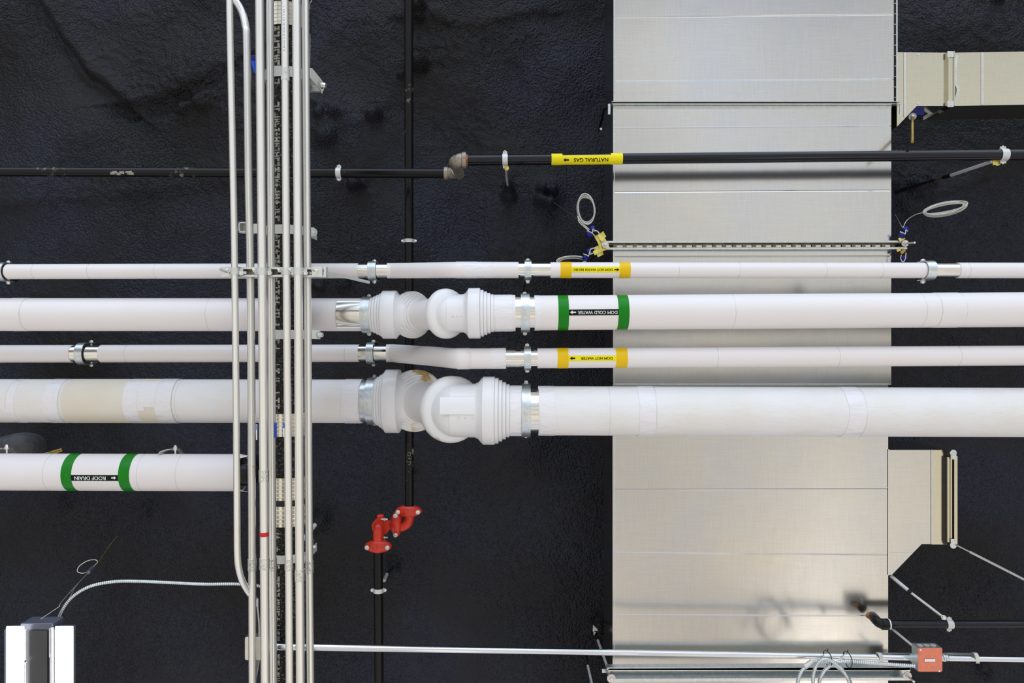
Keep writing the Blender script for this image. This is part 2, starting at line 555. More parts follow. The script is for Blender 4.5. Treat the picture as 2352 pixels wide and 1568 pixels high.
def ceiling():
    q = CD / F
    xs = np.concatenate([np.linspace(-9, -3.4, 30)[:-1], np.linspace(-3.4, 3.4, 620), np.linspace(3.4, 9, 30)[1:]])
    ys = np.concatenate([np.linspace(-8, -2.4, 30)[:-1], np.linspace(-2.4, 2.4, 440), np.linspace(2.4, 8, 30)[1:]])
    Xg, Yg = np.meshgrid(xs, ys)
    x, y = Xg / q + CX, Yg / q + CY          # feature lists below are in ceiling units of one pixel (2.7 mm)
    h = 0.12 * (value_noise(Xg, Yg, 0.9, 1) - 0.5) + 0.075 * (value_noise(Xg, Yg, 0.33, 2) - 0.5)
    wob = value_noise(Xg, Yg, 0.12, 3)
    h += 0.014 * (wob - 0.5)
    amp = 0.4 + 1.2 * value_noise(Xg, Yg, 0.5, 9)
    for ax_, ay_, sx_, sy_, q_ in ((390, 225, 130, 60, 2.2), (480, 170, 90, 50, 1.4), (1080, 95, 160, 50, 1.6), (1060, 290, 90, 50, 1.6), (250, 435, 260, 40, 1.2), (760, 650, 60, 20, 2.0), (620, 300, 140, 140, .7), (760, 1010, 110, 30, 1.2), (300, 1060, 220, 40, 1.2)):
        amp += q_ * np.exp(-((x - ax_) / sx_) ** 2 - ((y - ay_) / sy_) ** 2)
    xr = Xg * 0.8 + Yg * 0.6 + 0.05 * wob
    yr = Yg * 0.8 - Xg * 0.6
    h += amp * 0.0065 * (value_noise(xr, yr * 1.7, 0.034, 4) - 0.5)
    h += amp * 0.0048 * (value_noise(Xg, Yg, 0.022, 5) - 0.5)
    # the big fold upper left
    def fold(poly, A, sig, B):
        nonlocal h
        best = np.full(x.shape, 1e9)
        sgn = np.zeros_like(best)
        for (ax, ay), (bx, by) in zip(poly[:-1], poly[1:]):
            d, t, sd = seg_dist(x + 14 * (wob - 0.5), y, ax, ay, bx, by)
            m = d < best
            best = np.where(m, d, best)
            sgn = np.where(m, sd, sgn)
        h += A * np.exp(-(best / sig) ** 2) + B * np.where(sgn > 0, 1, -1) * np.exp(-(best / (sig * 3.0)) ** 1.5) * (1 - np.exp(-(best / sig) ** 2))
    fold([(40, -60), (130, 90), (200, 180), (290, 245)], -0.02, 14, 0.05)
    fold([(290, 232), (340, 225), (440, 190), (540, 140)], 0.030, 20, 0.02)
    fold([(300, 265), (380, 255), (470, 205), (560, 150)], -0.018, 12, -0.03)
    fold([(0, 470), (140, 455), (300, 440), (520, 410)], 0.012, 18, 0.010)
    fold([(950, 55), (1100, 75), (1250, 40)], -0.012, 12, 0.014)
    fold([(700, 230), (760, 250), (800, 260)], 0.02, 12, 0.0)
    fold([(160, 1150), (330, 1145), (420, 1120)], 0.018, 12, 0.0)
    fold([(2070, 430), (2150, 440), (2230, 420)], 0.012, 14, 0.01)
    lumps = [(965, 152, 20, .075), (962, 22, 17, .075), (965, 45, 12, .04), (862, 268, 17, .065), (745, 300, 34, .035), (755, 318, 20, .03),
             (738, 262, 14, .05), (770, 262, 12, .035), (1169, 436, 11, .15), (1169, 450, 16, .05), (815, 424, 15, .07), (832, 428, 9, .04),
             (1245, 435, 12, .05), (1268, 440, 11, .05), (1240, 462, 13, .05), (1262, 470, 14, .055), (1255, 450, 34, .02),
             (905, 1298, 13, .05), (738, 1188, 18, .05), (335, 1168, 9, .04), (155, 1152, 14, .03), (2085, 472, 26, .03), (2120, 420, 16, .05),
             (2090, 432, 16, .05), (735, 655, 14, .03), (790, 650, 16, .025), (1372, 1432, 12, .04), (2258, 1530, 13, .04), (2275, 1548, 9, .03),
             (950, 1080, 7, .03), (2285, 2, 12, .04), (520, 1090, 30, .03), (925, 180, 9, .03), (470, 230, 24, .025), (420, 245, 18, .02)]
    for lx, ly, r, a in lumps:
        d2 = ((x - lx) ** 2 + (y - ly) ** 2) / (r * r)
        h += a * 1.5 * np.exp(-d2 ** 1.7) + a * 0.12 * np.exp(-d2 / 8) - a * 0.16 * np.exp(-((np.sqrt(d2) - 1.35) / .25) ** 2)
    # radial creases round the lumps
    for lx, ly, r, a in lumps[:12]:
        dd = np.hypot(x - lx, y - ly)
        th = np.arctan2(y - ly, x - lx)
        h += 0.004 * np.sin(th * 7 + lx) * np.exp(-((dd - 2.2 * r) / r) ** 2)
    Zg = ZC + CD - h
    v = np.stack([Xg, Yg, Zg], -1).reshape(-1, 3)
    ny, nx = Xg.shape
    idx = np.arange(ny * nx).reshape(ny, nx)
    f = np.stack([idx[:-1, :-1], idx[1:, :-1], idx[1:, 1:], idx[:-1, 1:]], -1).reshape(-1, 4)
    me = bpy.data.meshes.new('ceiling')
    me.vertices.add(len(v)); me.vertices.foreach_set('co', v.ravel())
    me.loops.add(f.size); me.loops.foreach_set('vertex_index', f.ravel())
    me.polygons.add(len(f)); me.polygons.foreach_set('loop_start', np.arange(0, f.size, 4))
    me.update(calc_edges=True)
    me.shade_smooth()
    me.materials.append(M['foam'])
    ob = bpy.data.objects.new('ceiling', me)
    COL.objects.link(ob)
    ob['kind'] = 'structure'
    ob['label'] = 'black sprayed foam ceiling with folds and lumps'


ceiling()


def walls():
    M['paint'] = simple('pale_wall_paint', (0.62, 0.61, 0.58), 0.7, 0, 0.04, 2)
    for nm, sx in (('wall_left', -1), ('wall_right', 1)):
        o = MB().box((sx * 9.1, 0, (ZC + CD + .2) / 2), (.2, 16, ZC + CD + .2)).build(nm, 'paint')
        o['kind'] = 'structure'


walls()


# ------------------------------------------------------------------ straight runs with helpers to lay things on them
class Run:
    """A straight pipe axis between two points seen at (px, py) at depth d, radius r."""
    def __init__(s, a, b, r):
        s.a, s.b, s.r = P(*a), P(*b), r
        s.ax = (s.b - s.a).normalized()
        s.n = -(Z3 - s.ax * Z3.dot(s.ax)).normalized()      # towards the floor
        s.s = s.ax.cross(s.n)
        if s.s.y < 0:
            s.s = -s.s

    def at(s, px, R=None):
        """distance along the axis of the section whose floor side is at picture column px"""
        R = s.r if R is None else R
        t = 0.0
        L = (s.b - s.a).length
        lo, hi = -L, 2 * L
        for _ in range(50):
            t = (lo + hi) / 2
            p = s.a + s.ax * t + s.n * R
            c = CX + p.x * F / (p.z - ZC)
            if c < px:
                lo = t
            else:
                hi = t
        return t

    def phi(s, t, py, R):
        best, bv = 0, 1e9
        for k in range(-85, 86):
            f = math.radians(k)
            p = s.pt(t, f, R)
            e = abs(CY + p.y * F / (p.z - ZC) - py)
            if e < bv:
                best, bv = f, e
        return best

    def pt(s, t, phi=0.0, R=None):
        R = s.r if R is None else R
        return s.a + s.ax * t + s.n * (R * math.cos(phi)) + s.s * (R * math.sin(phi))

    def mid(s, px):
        return s.a + s.ax * s.at(px)

    def cyl(s, mb, px0, px1, dr=0.0, th=0.003, seg=48, wav=0.0, seed=0):
        t0, t1 = s.at(px0), s.at(px1)
        R = s.r + dr
        if th is None:
            mb.lathe(s.a, s.ax, [(t0, R), (t1, R)], seg)
            return mb
        a, u, v = frame(s.ax)
        rnd = random.Random(seed)
        ph = [rnd.uniform(0, 6.28) for _ in range(6)]
        def ring(t, r, wob):
            out = []
            for k in range(seg):
                g = 2 * math.pi * k / seg
                tt = t + wob * wav * (math.sin(g * 2 + ph[0]) + 0.6 * math.sin(g * 5 + ph[1]) + 0.4 * math.sin(g * 9 + ph[2]))
                out.append(s.a + a * tt + (u * math.cos(g) + v * math.sin(g)) * r)
            return out
        mb.rings([ring(t0, R - th, 1), ring(t1, R - th, 1), ring(t1, R, 1), ring(t0, R, 1)], closed_path=True)
        return mb

    def patch(s, mb, px0, px1, py0, py1, dr=0.001, n=24, nx=4):
        t0, t1 = s.at(px0), s.at(px1)
        R = s.r + dr
        tm = (t0 + t1) / 2
        f0, f1 = s.phi(tm, py0, R), s.phi(tm, py1, R)
        outer = [[s.pt(t0 + (t1 - t0) * i / nx, f0 + (f1 - f0) * k / n, R) for k in range(n + 1)] for i in range(nx + 1)]
        inner = [[s.pt(t0 + (t1 - t0) * i / nx, f0 + (f1 - f0) * k / n, R - 0.0008) for k in range(n + 1)] for i in range(nx + 1)]
        for g, fl in ((outer, False), (inner, True)):
            vs = [p for r in g for p in r]
            fs = []
            for i in range(nx):
                for k in range(n):
                    q = (i * (n + 1) + k, (i + 1) * (n + 1) + k, (i + 1) * (n + 1) + k + 1, i * (n + 1) + k + 1)
                    fs.append(q[::-1] if fl else q)
            mb.add(vs, fs)
        return mb

    def arrow(s, mb, px0, px1, pyc, hpx, dr):
        """block arrow, tail at px0, tip at px1"""
        t0, t1 = s.at(px0), s.at(px1)
        R = s.r + dr
        f0 = s.phi((t0 + t1) / 2, pyc, R)
        k = (s.a.z - ZC) / F
        h = hpx * k / 2 / R
        tm = t0 + (t1 - t0) * 0.55
        L = [(t0, -h * .38), (tm, -h * .38), (tm, -h), (t1, 0), (tm, h), (tm, h * .38), (t0, h * .38)]
        vs = [s.pt(t, f0 + f, R) for t, f in L] + [s.pt(t, f0 + f, R - 0.0006) for t, f in L]
        n = len(L)
        mb.add(vs, [(0, 1, 5, 6), (2, 3, 4), (n, n + 6, n + 5, n + 1), (n + 2, n + 4, n + 3)] + [(i, (i + 1) % n, n + (i + 1) % n, n + i) for i in range(n)])
        return mb


def text_mesh(body, bold=0.016):
    cu = bpy.data.curves.new('lettering', 'FONT')
    cu.body = body
    cu.size = 1.0
    cu.fill_mode = 'BOTH'
    cu.resolution_u = 4
    ob = bpy.data.objects.new('lettering_tmp', cu)
    COL.objects.link(ob)
    dg = bpy.context.evaluated_depsgraph_get()
    dg.update()
    me = bpy.data.meshes.new_from_object(ob.evaluated_get(dg))
    vs = [v.co.copy() for v in me.vertices]
    fs = [tuple(p.vertices) for p in me.polygons]
    base, nb = list(vs), len(vs)
    fb = list(fs)
    for i, (dx, dy) in enumerate(((bold, 0), (-bold, 0), (0, bold * .6), (0, -bold * .6))):     # heavier strokes
        vs += [v + Vector((dx, dy, 0)) for v in base]
        fs += [tuple(q + nb * (i + 1) for q in f) for f in fb]
    bpy.data.objects.remove(ob)
    bpy.data.curves.remove(cu)
    bpy.data.meshes.remove(me)
    return vs, fs


def letter_run(run, body, px_first, px_last, pyc, dr, mat, parent, squeeze=1.0):
    """Lettering that reads from px_first to px_last (right to left), its top towards the bottom of the picture."""
    vs, fs = text_mesh(body)
    x0, x1 = min(v.x for v in vs), max(v.x for v in vs)
    y0, y1 = min(v.y for v in vs), max(v.y for v in vs)
    ta, tb = run.at(px_first), run.at(px_last)
    sc = abs(tb - ta) / (x1 - x0)
    R = run.r + dr
    fc = run.phi((ta + tb) / 2, pyc, R)
    mb = MB()
    out = []
    for v in vs:
        t = ta + (tb - ta) * (v.x - x0) / (x1 - x0)
        f = fc + (v.y - (y0 + y1) / 2) * sc * squeeze / R
        out.append(run.pt(t, f, R))
    mb.add(out, fs)
    return mb.build('lettering', mat, parent, smooth=False)


def flat_text(body, origin, right, up, width, mat, parent):
    vs, fs = text_mesh(body)
    x0, x1 = min(v.x for v in vs), max(v.x for v in vs)
    y0, y1 = min(v.y for v in vs), max(v.y for v in vs)
    k = width / (x1 - x0)
    mb = MB().add([Vector(origin) + Vector(right) * ((v.x - x0) * k) + Vector(up) * ((v.y - (y0 + y1) / 2) * k) for v in vs], fs)
    return mb.build('lettering', mat, parent, smooth=False)


# ------------------------------------------------------------------ main duct
DB, DT = 3.85, 4.22       # depth of the duct's underside and of its top


def duct_section(parent, pyA, pyB, xl, xr, beads, mat='sheet', z0=DB, z1=DT):
    """box section with raised beads on its underside; beads = [(py at left, py at right, kind)]"""
    k = z0 / F
    XL, XR = (xl - CX) * k, (xr - CX) * k
    YA, YB = (pyA - CY) * k, (pyB - CY) * k
    mb = MB()
    rows = [(YA, YA, 0.0)]
    for pl, pr, h in sorted(beads):
        a, b = (pl - CY) * k, (pr - CY) * k
        rows += [(a - .0045, b - .0045, 0.0), (a - .001, b - .001, h), (a + .001, b + .001, h), (a + .0045, b + .0045, 0.0)]
    rows.append((YB, YB, 0.0))
    vs, fs = [], []
    n = 2
    for yl, yr, h in rows:
        vs += [Vector((XL, yl, ZC + z0)), Vector((XL + .012, yl, ZC + z0 - h)), Vector((XR - .012, yr, ZC + z0 - h)), Vector((XR, yr, ZC + z0))]
    for i in range(len(rows) - 1):
        for j in range(3):
            fs.append((i * 4 + j, (i + 1) * 4 + j, (i + 1) * 4 + j + 1, i * 4 + j + 1))
    mb.add(vs, fs)
    m = len(rows)
    e = [vs[0], vs[3], vs[(m - 1) * 4 + 3], vs[(m - 1) * 4]]
    t = [Vector((p.x, p.y, ZC + z1)) for p in e]
    mb.add(t, [(0, 1, 2, 3)])
    # side walls with vertical beads
    for sx, Xs in ((-1, XL), (1, XR)):
        mb.add([(Xs, YA, ZC + z0), (Xs, YB, ZC + z0), (Xs, YB, ZC + z1), (Xs, YA, ZC + z1)], [(0, 1, 2, 3)])
    mb.add([(XL, YA, ZC + z0), (XR, YA, ZC + z0), (XR, YA, ZC + z1), (XL, YA, ZC + z1)], [(0, 1, 2, 3)])
    mb.add([(XL, YB, ZC + z0), (XR, YB, ZC + z0), (XR, YB, ZC + z1), (XL, YB, ZC + z1)], [(0, 1, 2, 3)])
    return mb.build('duct_section', mat, parent, smooth=False)


def main_duct():
    k = DB / F
    D = thing('air_duct', 'wide galvanized sheet metal air duct running under the black ceiling', 'duct', P(1730, 784, DB + .18))
    duct_section(D, -420, 239, 1409, 2053, [(40, 33, -.002), (187, 182, .004), (-140, -145, .004), (-300, -304, .004)])
    duct_section(D, 243, 880, 1408, 2047, [(294, 289, .004), (441, 437, -.0016), (590, 588, -.001), (735, 734, .001)])
    duct_section(D, 883, 1990, 1407, 2040, [(1124, 1123, .0012), (1269, 1273, .0012), (1412, 1414, .0018), (1700, 1702, .004), (1840, 1842, .004)])
    # flanged joint at 240
    fl = MB()
    y = (241 - CY) * k
    XL, XR = (1403 - CX) * k, (2064 - CX) * k
    for dy, th in ((-.008, .0025), (0.004, .002)):
        fl.box(((XL + XR) / 2, y + dy, ZC + DB - .014), (XR - XL, th, .034))
    fl.box(((XL + XR) / 2 - .01, y + .011, ZC + DB - .003), (XR - XL - .06, .010, .006))
    fl.build('flange', 'zinc', D)
    for px in (1399, 2068):
        c = MB()
        p = P(px, 243, DB - .02)
        c.strip([p + Vector((0, -.01, .01)), p + Vector((0, -.008, -.004)), p + Vector((0, .02, -.006)), p + Vector((0, .045, -.002))], X3 * .012, .004)
        c.build('flange_clip', 'zinc', D)
    fl = MB()
    y = (881.5 - CY) * k
    fl.box(((1407.5 - CX) * k + (2043 - CX) * k * 0 + (2043 - 1408) * k / 2, y, ZC + DB - .008), ((2043 - 1408) * k, .006, .02))
    fl.build('flange', 'zinc', D)
    # corner seam along the right edge of the upper section and the left edge of all
    s = MB()
    s.box(P(2055, 0, DB + .012) + Vector((.004, 0, 0)), (.007, 474 * k, .03))
    for i in range(12):
        s.hexa(P(2055.5, -40 + i * 24, DB - .004), (0, 0, -1), .003, .002)
    s.build('corner_seam', 'zinc', D)
    s = MB()
    for a, b in ((-400, 236), (246, 878), (886, 1900)):
        s.box(P(1411.5, (a + b) / 2, DB - .001), (.005, (b - a) * k, .002))
        n = 40
        for i in range(n):
            s.box(P(1411.5, a + (b - a) * (i + .5) / n, DB - .003), (.003, .008, .002))
    s.build('corner_seam', 'zinc', D)
    return D


DUCT = main_duct()


def branch_ducts():
    # upper right branch: leaves the main duct beside its flange
    z0, z1 = 3.87, 4.12
    k = z0 / F
    D = thing('branch_duct', 'narrow galvanized branch duct leaving the top right of the wide duct', 'duct', P(2200, 181, z0 + .12))

    def prism(poly, name, mat, zz0=z0, zz1=z1):
        bot = [P(x, y, zz0) for x, y in poly]
        top = [Vector((p.x, p.y, ZC + zz1)) for p in bot]
        return MB().rings([bot, top]).build(name, mat, D, smooth=False)
    prism([(2060, 120), (2174, 121), (2174, 243), (2106, 243), (2060, 291)], 'collar', 'sheet_warm')
    prism([(2192, 121), (2950, 108.5), (2950, 231), (2192, 243)], 'duct_section', 'sheet_warm')
    for px, w in ((2078, .010), (2256, .012)):
        MB().box(P(px, 181 if px > 2100 else 195, z0 - .001), (w, (120 if px > 2100 else 148) * k, .004)).build('bead', 'zinc_pale', D)
    m = MB()
    m.box(P(2183, 181, z0 - .006), (.036, 112 * k, .016))
    m.box(P(2176.5, 181, z0 - .010), (.004, 124 * k, .022))
    m.box(P(2189.5, 181, z0 - .010), (.004, 124 * k, .022))
    m.build('drive_cleat', 'sheet_warm', D, smooth=False)
    for py in (125, 239):
        m = MB().box(P(2183, py, z0 - .018), (.034, .032, .008), bev=.004)
        m.build('corner_clip', 'zinc_pale', D)
    for px, py in ((2109, 126), (2109, 238)):
        MB().hexa(P(px, py, z0 - .0008), (0, 0, -1), .006, .005, .009).build('rivet', 'zinc', D)
    m = MB().strip(catmull([P(2197, 128, z0 - .004), P(2194, 160, z0 - .01), P(2195, 190, z0 - .01), P(2200, 208, z0 - .012), P(2192, 236, z0 - .004)], 6), X3 * .014, .004)
    m.build('sealant_strip', 'zinc', D)

    # lower right branch
    z0, z1 = 3.86, 4.18
    k = z0 / F
    D = thing('branch_duct', 'short branch duct with a sloped throat at the lower right of the wide duct', 'duct', P(2120, 1140, z0 + .12))

    def prism2(poly, name, mat, zz0=z0):
        bot = [P(x, y, zz0) for x, y in poly]
        top = [Vector((p.x, p.y, ZC + z1)) for p in bot]
        return MB().rings([bot, top]).build(name, mat, D, smooth=False)
    prism2([(2040.7, 1033), (2141, 1033), (2141, 1249), (2117, 1249), (2048, 1320), (2040.7, 1320)], 'collar', 'sheet', z0 - .012)
    prism2([(2141.5, 1033), (2175, 1033), (2175, 1250), (2141.5, 1250)], 'duct_end', 'sheet_warm', z0 - .009)
    MB().box(P(2140, 1141, z0 - .014), (.007, 216 * k, .006)).build('bead', 'zinc_pale', D)
    m = MB()
    m.box(P(2041.0, 1176, z0 - .0145), (.006, 288 * k, .003))
    m.build('lap_seam', 'sheet', D)
    for a, b in ((1118.5, 1), (1269.5, 0)):
        MB().box(P(2088 if b else 2070, a, z0 - .0125), ((100 if b else 52) * k, .005, .002)).build('bead', 'sheet', D)
    MB().box(P(2173, 1147, z0 - .018), (.018, 196 * k, .020), bev=.003).build('flange', 'iron_black', D)
    m = MB()
    m.tube([P(2178, 1049, z0 - .03), P(2178, 1244, z0 - .03)], .0085, 16)
    m.tube([P(2184.5, 1049, z0 - .03), P(2184.5, 1244, z0 - .03)], .0060, 16)
    m.build('flange_roll', 'sheet_warm', D)
    MB().box(P(2184, 1147, z0 - .012), (.036, 190 * k, .006)).build('flange_face', 'sheet_warm', D)
    m = MB().box(P(2191.5, 1147, z0 - .025), (.017, 200 * k, .03))
    for i in range(11):
        m.hexa(P(2196, 1070 + i * 17, z0 - .035), (1, 0, 0), .004, .006)
    m.build('end_flange', 'sheet_warm', D)
    for py in (1040, 1252):
        m = MB().lathe(P(2190, py, z0 - .0475), Z3, [(0, .017), (.004, .017)], 20)
        m.box(P(2190, py + (8 if py < 1100 else -8), z0 - .0445), (.028, .03, .0034))
        m.build('flange_ear', 'zinc', D)
    return D


branch_ducts()


# ------------------------------------------------------------------ strut channels
def channel(mb_parent, a, b, w, dep, slots=True, lip=.009, th=.003, name='channel', mat='zinc', pitch=.05):
    """C channel from a to b (centre of the open side), opening to the floor; w across, dep in depth"""
    ax = (b - a).normalized()
    L = (b - a).length
    s = Z3.cross(ax).normalized()
    mb = MB()
    h = w / 2
    for sg in (-1, 1):
        mb.box(a + ax * L / 2 + s * sg * (h - th / 2) + Z3 * dep / 2, (L, th, dep), (ax, s, Z3))
        mb.box(a + ax * L / 2 + s * sg * (h - th - (lip - th) / 2) + Z3 * th / 2, (L * .999, lip - th, th), (ax, s, Z3))
        mb.box(a + ax * L / 2 + s * sg * (h - lip) + Z3 * th * 2.2, (L * .998, th * .8, th * 2.2), (ax, s, Z3))
    out = mb.build(name, mat, mb_parent, angle=25)
    wb = MB()
    for sg in (-1, 1):
        wb.box(a + ax * L / 2 + s * sg * (h * .62) + Z3 * (dep - th / 2), (L * .997, h * .70, th), (ax, s, Z3))
    n = int(L / pitch)
    for i in range(n + 1):
        c = i * L / n
        if 0 < i < n or not slots:
            wb.box(a + ax * c + Z3 * (dep - th * .55), (L / n * (.36 if slots else 1), w * .30, th), (ax, s, Z3))
    wb.build('slotted_web', 'web_brown' if slots else mat, out, angle=25)
    return out


def washer_nut(parent, p, r=.017, tail=None, name='washer'):
    m = MB()
    n = 40
    prof = [r * (1 + .05 * math.cos(9 * 2 * math.pi * k / n)) for k in range(n)]
    bot = [Vector(p) + Vector((math.cos(2 * math.pi * k / n) * prof[k], math.sin(2 * math.pi * k / n) * prof[k], 0)) for k in range(n)]
    m.rings([bot, [q - Z3 * .006 for q in bot]])
    m.lathe(Vector(p) - Z3 * .006, -Z3, [(0, r * .62), (.003, r * .58)], 24)
    o = m.build(name, 'washer', parent)
    MB().hexa(Vector(p) - Z3 * .009, -Z3, r * .42, .008).build('nut', 'bolt', o)
    return o


def duct_struts():
    # slotted trapeze under the duct at 563
    d = DB - .045
    S = thing('trapeze_channel', 'slotted steel channel crossing under the wide duct above the white pipes', 'support channel', P(1740, 563, d))
    channel(S, P(1392, 563, d), P(2084, 562, d), .044, .040, True)
    for px, py in ((1390, 562), (2078, 559)):
        washer_nut(S, P(px, py, d - (.026 if px < 1500 else .003)), .0175)
    MB().tube([P(2080, 559, d - .012), P(2101, 557, d - .09)], .0055, 12).build('threaded_rod', 'bolt', S)
    MB().tube([P(1390, 562, d), P(1390, 562, d) + Z3 * .70], .005, 10).build('threaded_rod', 'iron_black', S)
    MB().tube([P(2078, 559, d), P(2078, 559, d) + Z3 * .70], .005, 10).build('threaded_rod', 'iron_black', S)
    # lower one
    d = DB - .16
    S = thing('trapeze_channel', 'deep steel channel under the wide duct at the bottom edge of the photo', 'support channel', P(1740, 1552, d))
    channel(S, P(1397, 1550, d), P(2091, 1547, d), .066, .05, False, lip=.014)
    MB().box((P(1395, 1537, d - .0) + P(2091, 1534, d)) / 2 + Vector((0, 0, .02)), ((2091 - 1395) * d / F, .012, .04)).build('side_rail', 'zinc', S)
    washer_nut(S, P(1404, 1557, d - .003), .021)
    washer_nut(S, P(2083, 1551, d - .003), .021)
    MB().tube([P(2083, 1551, d - .012), P(2099, 1565, d - .13)], .0055, 12).build('threaded_rod', 'bolt', S)


duct_struts()


# ------------------------------------------------------------------ vertical stack (cast iron) and conduits
STK = 662.0


def stack():
    d = 3.075
    S = thing('cast_iron_stack', 'black cast iron drain pipe with stencilled marks behind the conduits', 'drain pipe', P(STK, 784, d))
    r = .084
    k = d / F
    y0, y1 = -330 * k, 0
    A, B = P(STK, -230, d), P(STK, 1800, d)
    MB().lathe(A, Y3, [(0, r), ((B - A).length, r)], 56).build('pipe', 'cast_iron', S)

    def coupling(pa, pb, black=False):
        kk = (d - .09) / F
        ya, yb = (pa - CY) * kk, (pb - CY) * kk
        L = yb - ya
        ro = r + .008
        prof = [(0, r)]
        nr = max(4, int(round((pb - pa) / 9.2)))
        for i in range(nr):
            t0 = L * i / nr
            w = L / nr
            prof += [(t0 + w * .02, ro - .001), (t0 + w * .12, ro + .0028), (t0 + w * .24, ro + .0028), (t0 + w * .34, ro - .001)]
        prof += [(L, ro - .001), (L, r)]
        o = MB().lathe(Vector((A.x, ya, A.z)), Y3, prof, 56).build('hubless_coupling', 'coupling_steel', S)
        # worm band screws on the far right
        m = MB()
        for i in range(3):
            yy = ya + L * (.2 + .3 * i)
            m.box(Vector((A.x + ro * .96, yy, A.z - ro * .35)), (.014, .012, .03))
        m.build('band_screw', 'zinc', o)
        m = MB()
        for i in range(nr):
            yy = ya + L * (i + .62) / nr
            ph = math.radians(13)
            c = Vector((A.x + (ro) * math.sin(ph), yy, A.z - ro * math.cos(ph) - .0008))
            m.box(c, (.012, L / nr * .5, .0012), (Vector((math.cos(ph), 0, math.sin(ph))), Y3, Vector((-math.sin(ph), 0, math.cos(ph)))))
        m.build('printed_strip', 'sticker', o)
        return o
    coupling(2, 55)
    coupling(949, 1003)
    coupling(1097, 1150)
    coupling(1162, 1211)
    kk = (d - .09) / F
    MB().lathe(Vector((A.x, (1150.5 - CY) * kk, A.z)), Y3, [(0, r), (0, r + .007), (.019, r + .007), (.019, r)], 56).build('rubber_gasket', 'rubber', S)
    # stencilled glyph fragments, worn beyond reading
    rnd = random.Random(5)
    R = r + .0006
    m = MB()
    def put(u0, u1, v0, v1):
        n = 7
        g = []
        for i in range(n + 1):
            ph = u0 + (u1 - u0) * i / n
            j0, j1 = rnd.uniform(-.0016, .0016), rnd.uniform(-.0016, .0016)
            g.append((Vector((A.x + R * math.sin(ph), v0 + j0, A.z - R * math.cos(ph))), Vector((A.x + R * math.sin(ph), v1 + j1, A.z - R * math.cos(ph)))))
        m.add([p for q in g for p in q], [(2 * i, 2 * i + 1, 2 * i + 3, 2 * i + 2) for i in range(n)])
    gaps = [(-10, 58), (152, 176), (205, 232), (514, 537), (755, 778), (815, 835), (885, 900), (945, 1216), (1250, 1256), (1272, 1296), (1310, 1322), (1476, 1502)]
    y = 58.0
    while y < 1568:
        w = rnd.choice((10, 11, 13, 14))
        if any(a < y + w and y < b for a, b in gaps):
            y += 4
            continue
        c0, c1 = math.radians(-23.5), math.radians(-6)
        v0, v1 = (y - CY) * kk, (y + w - 2.5 - CY) * kk
        st = (v1 - v0) * rnd.uniform(.26, .40)
        kind = rnd.randrange(7)
        cm = (c0 + c1) / 2
        t = math.radians(rnd.uniform(4.0, 7.5))
        if kind in (0, 1, 4):
            put(c0, c1, v0, v0 + st)
        if kind in (0, 2, 3):
            put(c0, c1, v1 - st, v1)
        if kind in (0, 5):
            put(cm - t / 2, cm + t / 2, v0, v1)
        if kind in (1, 2, 6):
            put(c0, c0 + t, v0, v1)
        if kind in (3, 4, 6):
            put(c1 - t, c1, v0, v1)
        if kind in (5, 6):
            put(c0, c1, (v0 + v1) / 2 - st / 2, (v0 + v1) / 2 + st / 2)
        y += w
    tag(m.build('stencil_marking', 'stencil', S, smooth=False), 'worn pale stencil marks', kind='stuff')
    return A, r, d


SA, SR, SD = stack()


